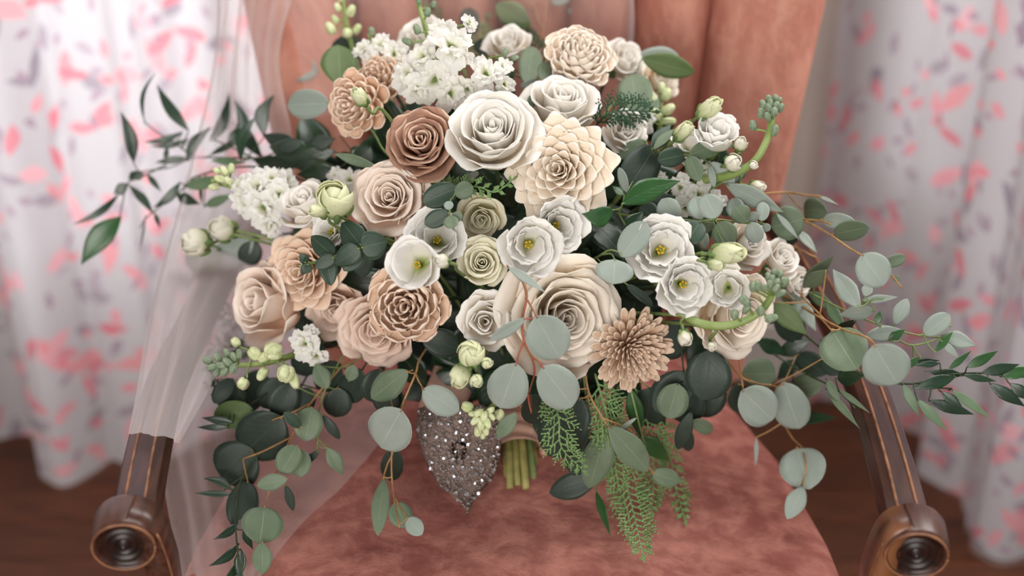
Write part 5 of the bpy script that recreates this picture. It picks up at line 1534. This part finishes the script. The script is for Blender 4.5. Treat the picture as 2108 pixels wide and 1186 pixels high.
# --- dark filler stems inside the bouquet
FL = 'dark filler stems inside the bouquet'
rf = random.Random(21)
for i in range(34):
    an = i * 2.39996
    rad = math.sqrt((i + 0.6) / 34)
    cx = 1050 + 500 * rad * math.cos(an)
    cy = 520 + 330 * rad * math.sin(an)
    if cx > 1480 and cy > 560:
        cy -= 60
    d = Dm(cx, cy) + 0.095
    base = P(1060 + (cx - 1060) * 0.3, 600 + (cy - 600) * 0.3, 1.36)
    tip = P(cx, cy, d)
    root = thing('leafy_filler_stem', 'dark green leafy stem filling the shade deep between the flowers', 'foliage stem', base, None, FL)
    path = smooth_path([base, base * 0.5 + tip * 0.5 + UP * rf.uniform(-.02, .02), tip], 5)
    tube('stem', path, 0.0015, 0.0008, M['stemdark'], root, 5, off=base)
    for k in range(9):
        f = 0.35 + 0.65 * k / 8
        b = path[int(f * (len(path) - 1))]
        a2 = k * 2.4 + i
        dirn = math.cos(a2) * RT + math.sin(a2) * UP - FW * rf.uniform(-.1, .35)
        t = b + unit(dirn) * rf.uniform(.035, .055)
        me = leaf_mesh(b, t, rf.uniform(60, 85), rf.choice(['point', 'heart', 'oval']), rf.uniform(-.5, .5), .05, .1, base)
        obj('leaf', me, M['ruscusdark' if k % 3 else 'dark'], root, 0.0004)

# ================================================================== HANDLE, RIBBON, SASH
ax_h = unit(STEM_END - BIND)
sx = unit(np.cross(ax_h, FW))
sy = np.cross(ax_h, sx)
bundle = thing('stem_bundle', 'bundle of cut green flower stems below the blush ribbon wrap', 'flower stems', BIND)
for i in range(16):
    rr = 0.0155 * math.sqrt((i + .5) / 16)
    a = i * 2.39996
    o0 = sx * rr * math.cos(a) + sy * rr * math.sin(a)
    e = STEM_END + o0 * 1.15 + ax_h * rnd.uniform(-.006, .004)
    tube('stem', [BIND + o0 * 0.9, (BIND + STEM_END) / 2 + o0, e], 0.0036, 0.0033, M['stemcut' if i % 4 else 'stem'], bundle, 8, off=BIND)
g = Geo()
pp = [BIND + ax_h * (-0.012 + 0.062 * f / 24) for f in range(25)]
vv, ff, n = [], [], 32
for j, p in enumerate(pp):
    for k in range(n):
        a = 2 * PI * k / n
        r = 0.0225 + 0.0012 * math.sin(j * 1.1 + a * 1.0) + 0.002 * (j in (0, 24)) - 0.002 * math.sin(j / 24 * PI)
        vv.append(p - BIND + r * (math.cos(a) * sx + math.sin(a) * sy))
for j in range(24):
    for k in range(n):
        a, b = j * n + k, j * n + (k + 1) % n
        ff.append((a, b, b + n, a + n))
wr = obj('ribbon_wrap', new_mesh('ribbon_wrap', vv, ff), M['satin'], None, 0.0008)
wr.location = BIND
tag(wr, 'blush satin ribbon wrapped around the flower stems above their cut ends', 'ribbon')


def ribbon(name, pts, wpx, label, mat, cat):
    W = smooth_path([P(*p) for p in pts], 8)
    verts, faces, uvs = [], [], []
    m = 10
    for i, p in enumerate(W):
        t = unit(W[min(i + 1, len(W) - 1)] - W[max(i - 1, 0)])
        s = unit(np.cross(t, unit(CAM - p)))
        nn = np.cross(s, t)
        f = i / (len(W) - 1)
        w = np.interp(f, [0, 1], wpx) * 1.3 / FPX / 2
        for k in range(m + 1):
            u = -1 + 2 * k / m
            verts.append(p - W[0] + s * u * w + nn * (0.002 * math.cos(u * 4 + f * 5) + .0015 * math.sin(f * 14)))
            uvs.append((u, f))
    for i in range(len(W) - 1):
        for k in range(m):
            a = i * (m + 1) + k
            faces.append((a, a + 1, a + m + 2, a + m + 1))
    o = obj(name, new_mesh(name, verts, faces, uvs), M[mat], None, 0.0006)
    o.location = W[0]
    return tag(o, label, cat)


ribbon('ribbon_tail', [(985, 690, 1.33), (950, 740, 1.315), (925, 800, 1.295), (905, 850, 1.28), (905, 890, 1.27)], (95, 85), 'blush satin ribbon tail hanging down behind the green cream buds to the beaded sash', 'satin', 'ribbon')

# beaded sash end: pointed padded panel covered in crystals and small beads
OUT = [(862, 842), (895, 832), (945, 838), (990, 835), (1022, 850), (1030, 900), (1026, 950), (1012, 985), (990, 1010), (972, 1035), (965, 1060), (952, 1040), (930, 1020), (905, 1000), (885, 965), (870, 930), (858, 890)]


def sash_d(px, py):
    cx = (px - 945) / 90
    return min(1.262 - 0.012 * (1 - min(1, cx * cx)) - 0.00008 * (py - 900) * 0, seat_d(py) - 0.012 - 0.010 * (1 - min(1, cx * cx)))


cen = P(945, 925, sash_d(945, 925))
sash = thing('beaded_sash', 'pointed silver beaded sash end with crystals resting on the pink seat', 'sash', cen)
verts, faces = [cen * 0], []
rings = 6
no = len(OUT)
for rr in range(1, rings + 1):
    for (px, py) in OUT:
        f = rr / rings
        qx, qy = 945 + (px - 945) * f, 925 + (py - 925) * f
        verts.append(P(qx, qy, sash_d(qx, qy) + (0.006 if rr == rings else 0)) - cen)
for k in range(no):
    faces.append((0, 1 + k, 1 + (k + 1) % no))
for rr in range(rings - 1):
    for k in range(no):
        a, b = 1 + rr * no + k, 1 + rr * no + (k + 1) % no
        faces.append((a, b, b + no, a + no))
obj('fabric_panel', new_mesh('fabric_panel', verts, faces), M['netting'], sash, 0.003)


def inside(px, py):
    c = False
    j = no - 1
    for i in range(no):
        xi, yi = OUT[i]
        xj, yj = OUT[j]
        if (yi > py) != (yj > py) and px < (xj - xi) * (py - yi) / (yj - yi) + xi:
            c = not c
        j = i
    return c


def bead_mesh(r, nu, nv):
    g = Geo()
    g.ball((0, 0, 0), (0, 0, 1), r, 0.8, nu, nv)
    return g


rb = random.Random(5)
pts = []
tries = 0
while len(pts) < 90 and tries < 6000:
    tries += 1
    px, py = rb.uniform(860, 1030), rb.uniform(838, 1056)
    if inside(px, py) and all((px - a) ** 2 + (py - b) ** 2 > 12.5 ** 2 for a, b in pts):
        pts.append((px, py))
g = bead_mesh(0.0028, 8, 4)
cmesh = new_mesh('crystal', g.v, g.f, g.u, smooth=False)
cmesh.materials.append(M['crystal'])
for px, py in pts:
    o = obj('crystal', cmesh, None, sash)
    o.location = P(px, py, sash_d(px, py) - 0.0035) - cen
    o.scale = [rb.uniform(.45, .95)] * 3
    o.rotation_euler = (rb.uniform(0.6, 1.4), rb.uniform(-.4, .4), rb.uniform(0, 3))
g = Geo()
cnt = 0
while cnt < 900:
    px, py = rb.uniform(858, 1032), rb.uniform(834, 1060)
    if inside(px, py):
        g.ball(P(px, py, sash_d(px, py) - 0.0022) - cen, (0, 0, 1), rb.uniform(.0009, .0015), 1, 5, 3)
        cnt += 1
bd = g.build('small_beads', M['bead'], sash)
bd['kind'] = 'stuff'


# ================================================================== VEIL
def veil_sheet(rows, nu, nv, verts, faces, uvs, seed, amp=0.004, freq=9):
    """rows of control points (px,py,d) from one side to the other; interpolated to a draped sheet with folds"""
    r = random.Random(seed)
    grid = []
    for row in rows:
        W = np.array(smooth_path([P(*p) for p in row], 12))
        idx = np.linspace(0, len(W) - 1, nu + 1)
        grid.append(np.stack([np.interp(idx, np.arange(len(W)), W[:, c]) for c in range(3)], -1))
    grid = np.array(grid)
    cols = []
    for i in range(nu + 1):
        W = np.array(smooth_path(list(grid[:, i]), 12))
        idx = np.linspace(0, len(W) - 1, nv + 1)
        cols.append(np.stack([np.interp(idx, np.arange(len(W)), W[:, c]) for c in range(3)], -1))
    S = np.array(cols)           # nu+1, nv+1, 3
    o = len(verts)
    p1, p2 = r.random() * 6, r.random() * 6
    for i in range(nu + 1):
        for j in range(nv + 1):
            u, v = i / nu, j / nv
            f = amp * (math.sin(freq * 2 * PI * u + p1 + v * 1.5) + 0.5 * math.sin(freq * 4.6 * u * PI + p2 - v * 2))
            verts.append(S[i, j] - FW * f)
            uvs.append((u, v))
    for i in range(nu):
        for j in range(nv):
            a = o + i * (nv + 1) + j
            faces.append((a, a + 1, a + nv + 2, a + nv + 1))


verts, faces, uvs = [], [], []
# over the chair back and the left arm, ending in a hem across the arm
veil_sheet([[(448, -60, 1.42), (490, -60, 1.40), (540, -60, 1.385), (620, -60, 1.375)],
            [(440, 120, 1.44), (470, 120, 1.42), (520, 120, 1.405), (575, 120, 1.395)],
            [(400, 300, 1.42), (450, 300, 1.42), (520, 300, 1.42), (605, 300, 1.42)],
            [(352, 480, 1.38), (400, 480, 1.38), (500, 480, 1.39), (600, 480, 1.40)],
            [(318, 600, 1.33), (370, 600, 1.30), (440, 600, 1.295), (560, 600, 1.33)],
            [(298, 700, 1.27), (345, 700, 1.24), (405, 700, 1.235), (470, 720, 1.27)],
            [(283, 800, 1.195), (325, 800, 1.178), (375, 805, 1.175), (425, 815, 1.20)],
            [(266, 893, 1.14), (295, 893, 1.122), (340, 900, 1.12), (370, 912, 1.135)]], 60, 60, verts, faces, uvs, 2, 0.005, 2.2)
# falls inside the arm to the seat
veil_sheet([[(330, 620, 1.37), (400, 620, 1.37), (500, 620, 1.37), (620, 620, 1.38)],
            [(318, 760, 1.37), (400, 760, 1.36), (520, 760, 1.34), (700, 760, 1.34)],
            [(322, 900, 1.33), (400, 900, 1.31), (520, 900, 1.29), (800, 860, 1.35)],
            [(345, 1040, 1.26), (420, 1040, 1.255), (520, 1040, 1.235), (720, 985, 1.272)],
            [(360, 1130, 1.23), (430, 1130, 1.215), (520, 1130, 1.195), (620, 1080, 1.222)],
            [(372, 1240, 1.20), (440, 1240, 1.165), (500, 1240, 1.15), (540, 1180, 1.172)]], 60, 60, verts, faces, uvs, 4, 0.004, 2.5)
# light layer across the front of the chair back
veil_sheet([[(560, -60, 1.365), (800, -60, 1.345), (1050, -60, 1.345), (1270, -60, 1.365), (1300, -60, 1.385)],
            [(600, 60, 1.40), (800, 60, 1.385), (1050, 60, 1.385), (1270, 60, 1.40), (1306, 60, 1.42)],
            [(640, 240, 1.455), (800, 240, 1.44), (1050, 240, 1.44), (1240, 240, 1.45), (1290, 240, 1.465)]], 60, 24, verts, faces, uvs, 6, 0.002, 2.5)
me = new_mesh('bridal_veil', verts, faces, uvs)
me.materials.append(M['veildense'])
me.materials.append(M['veil'])
me.polygons.foreach_set('material_index', [0 if k < 3600 else 1 for k in range(len(me.polygons))])
vl = obj('bridal_veil', me, M['veil'])
tag(vl, 'sheer white tulle veil draped over the chair back, left arm and seat', 'veil')
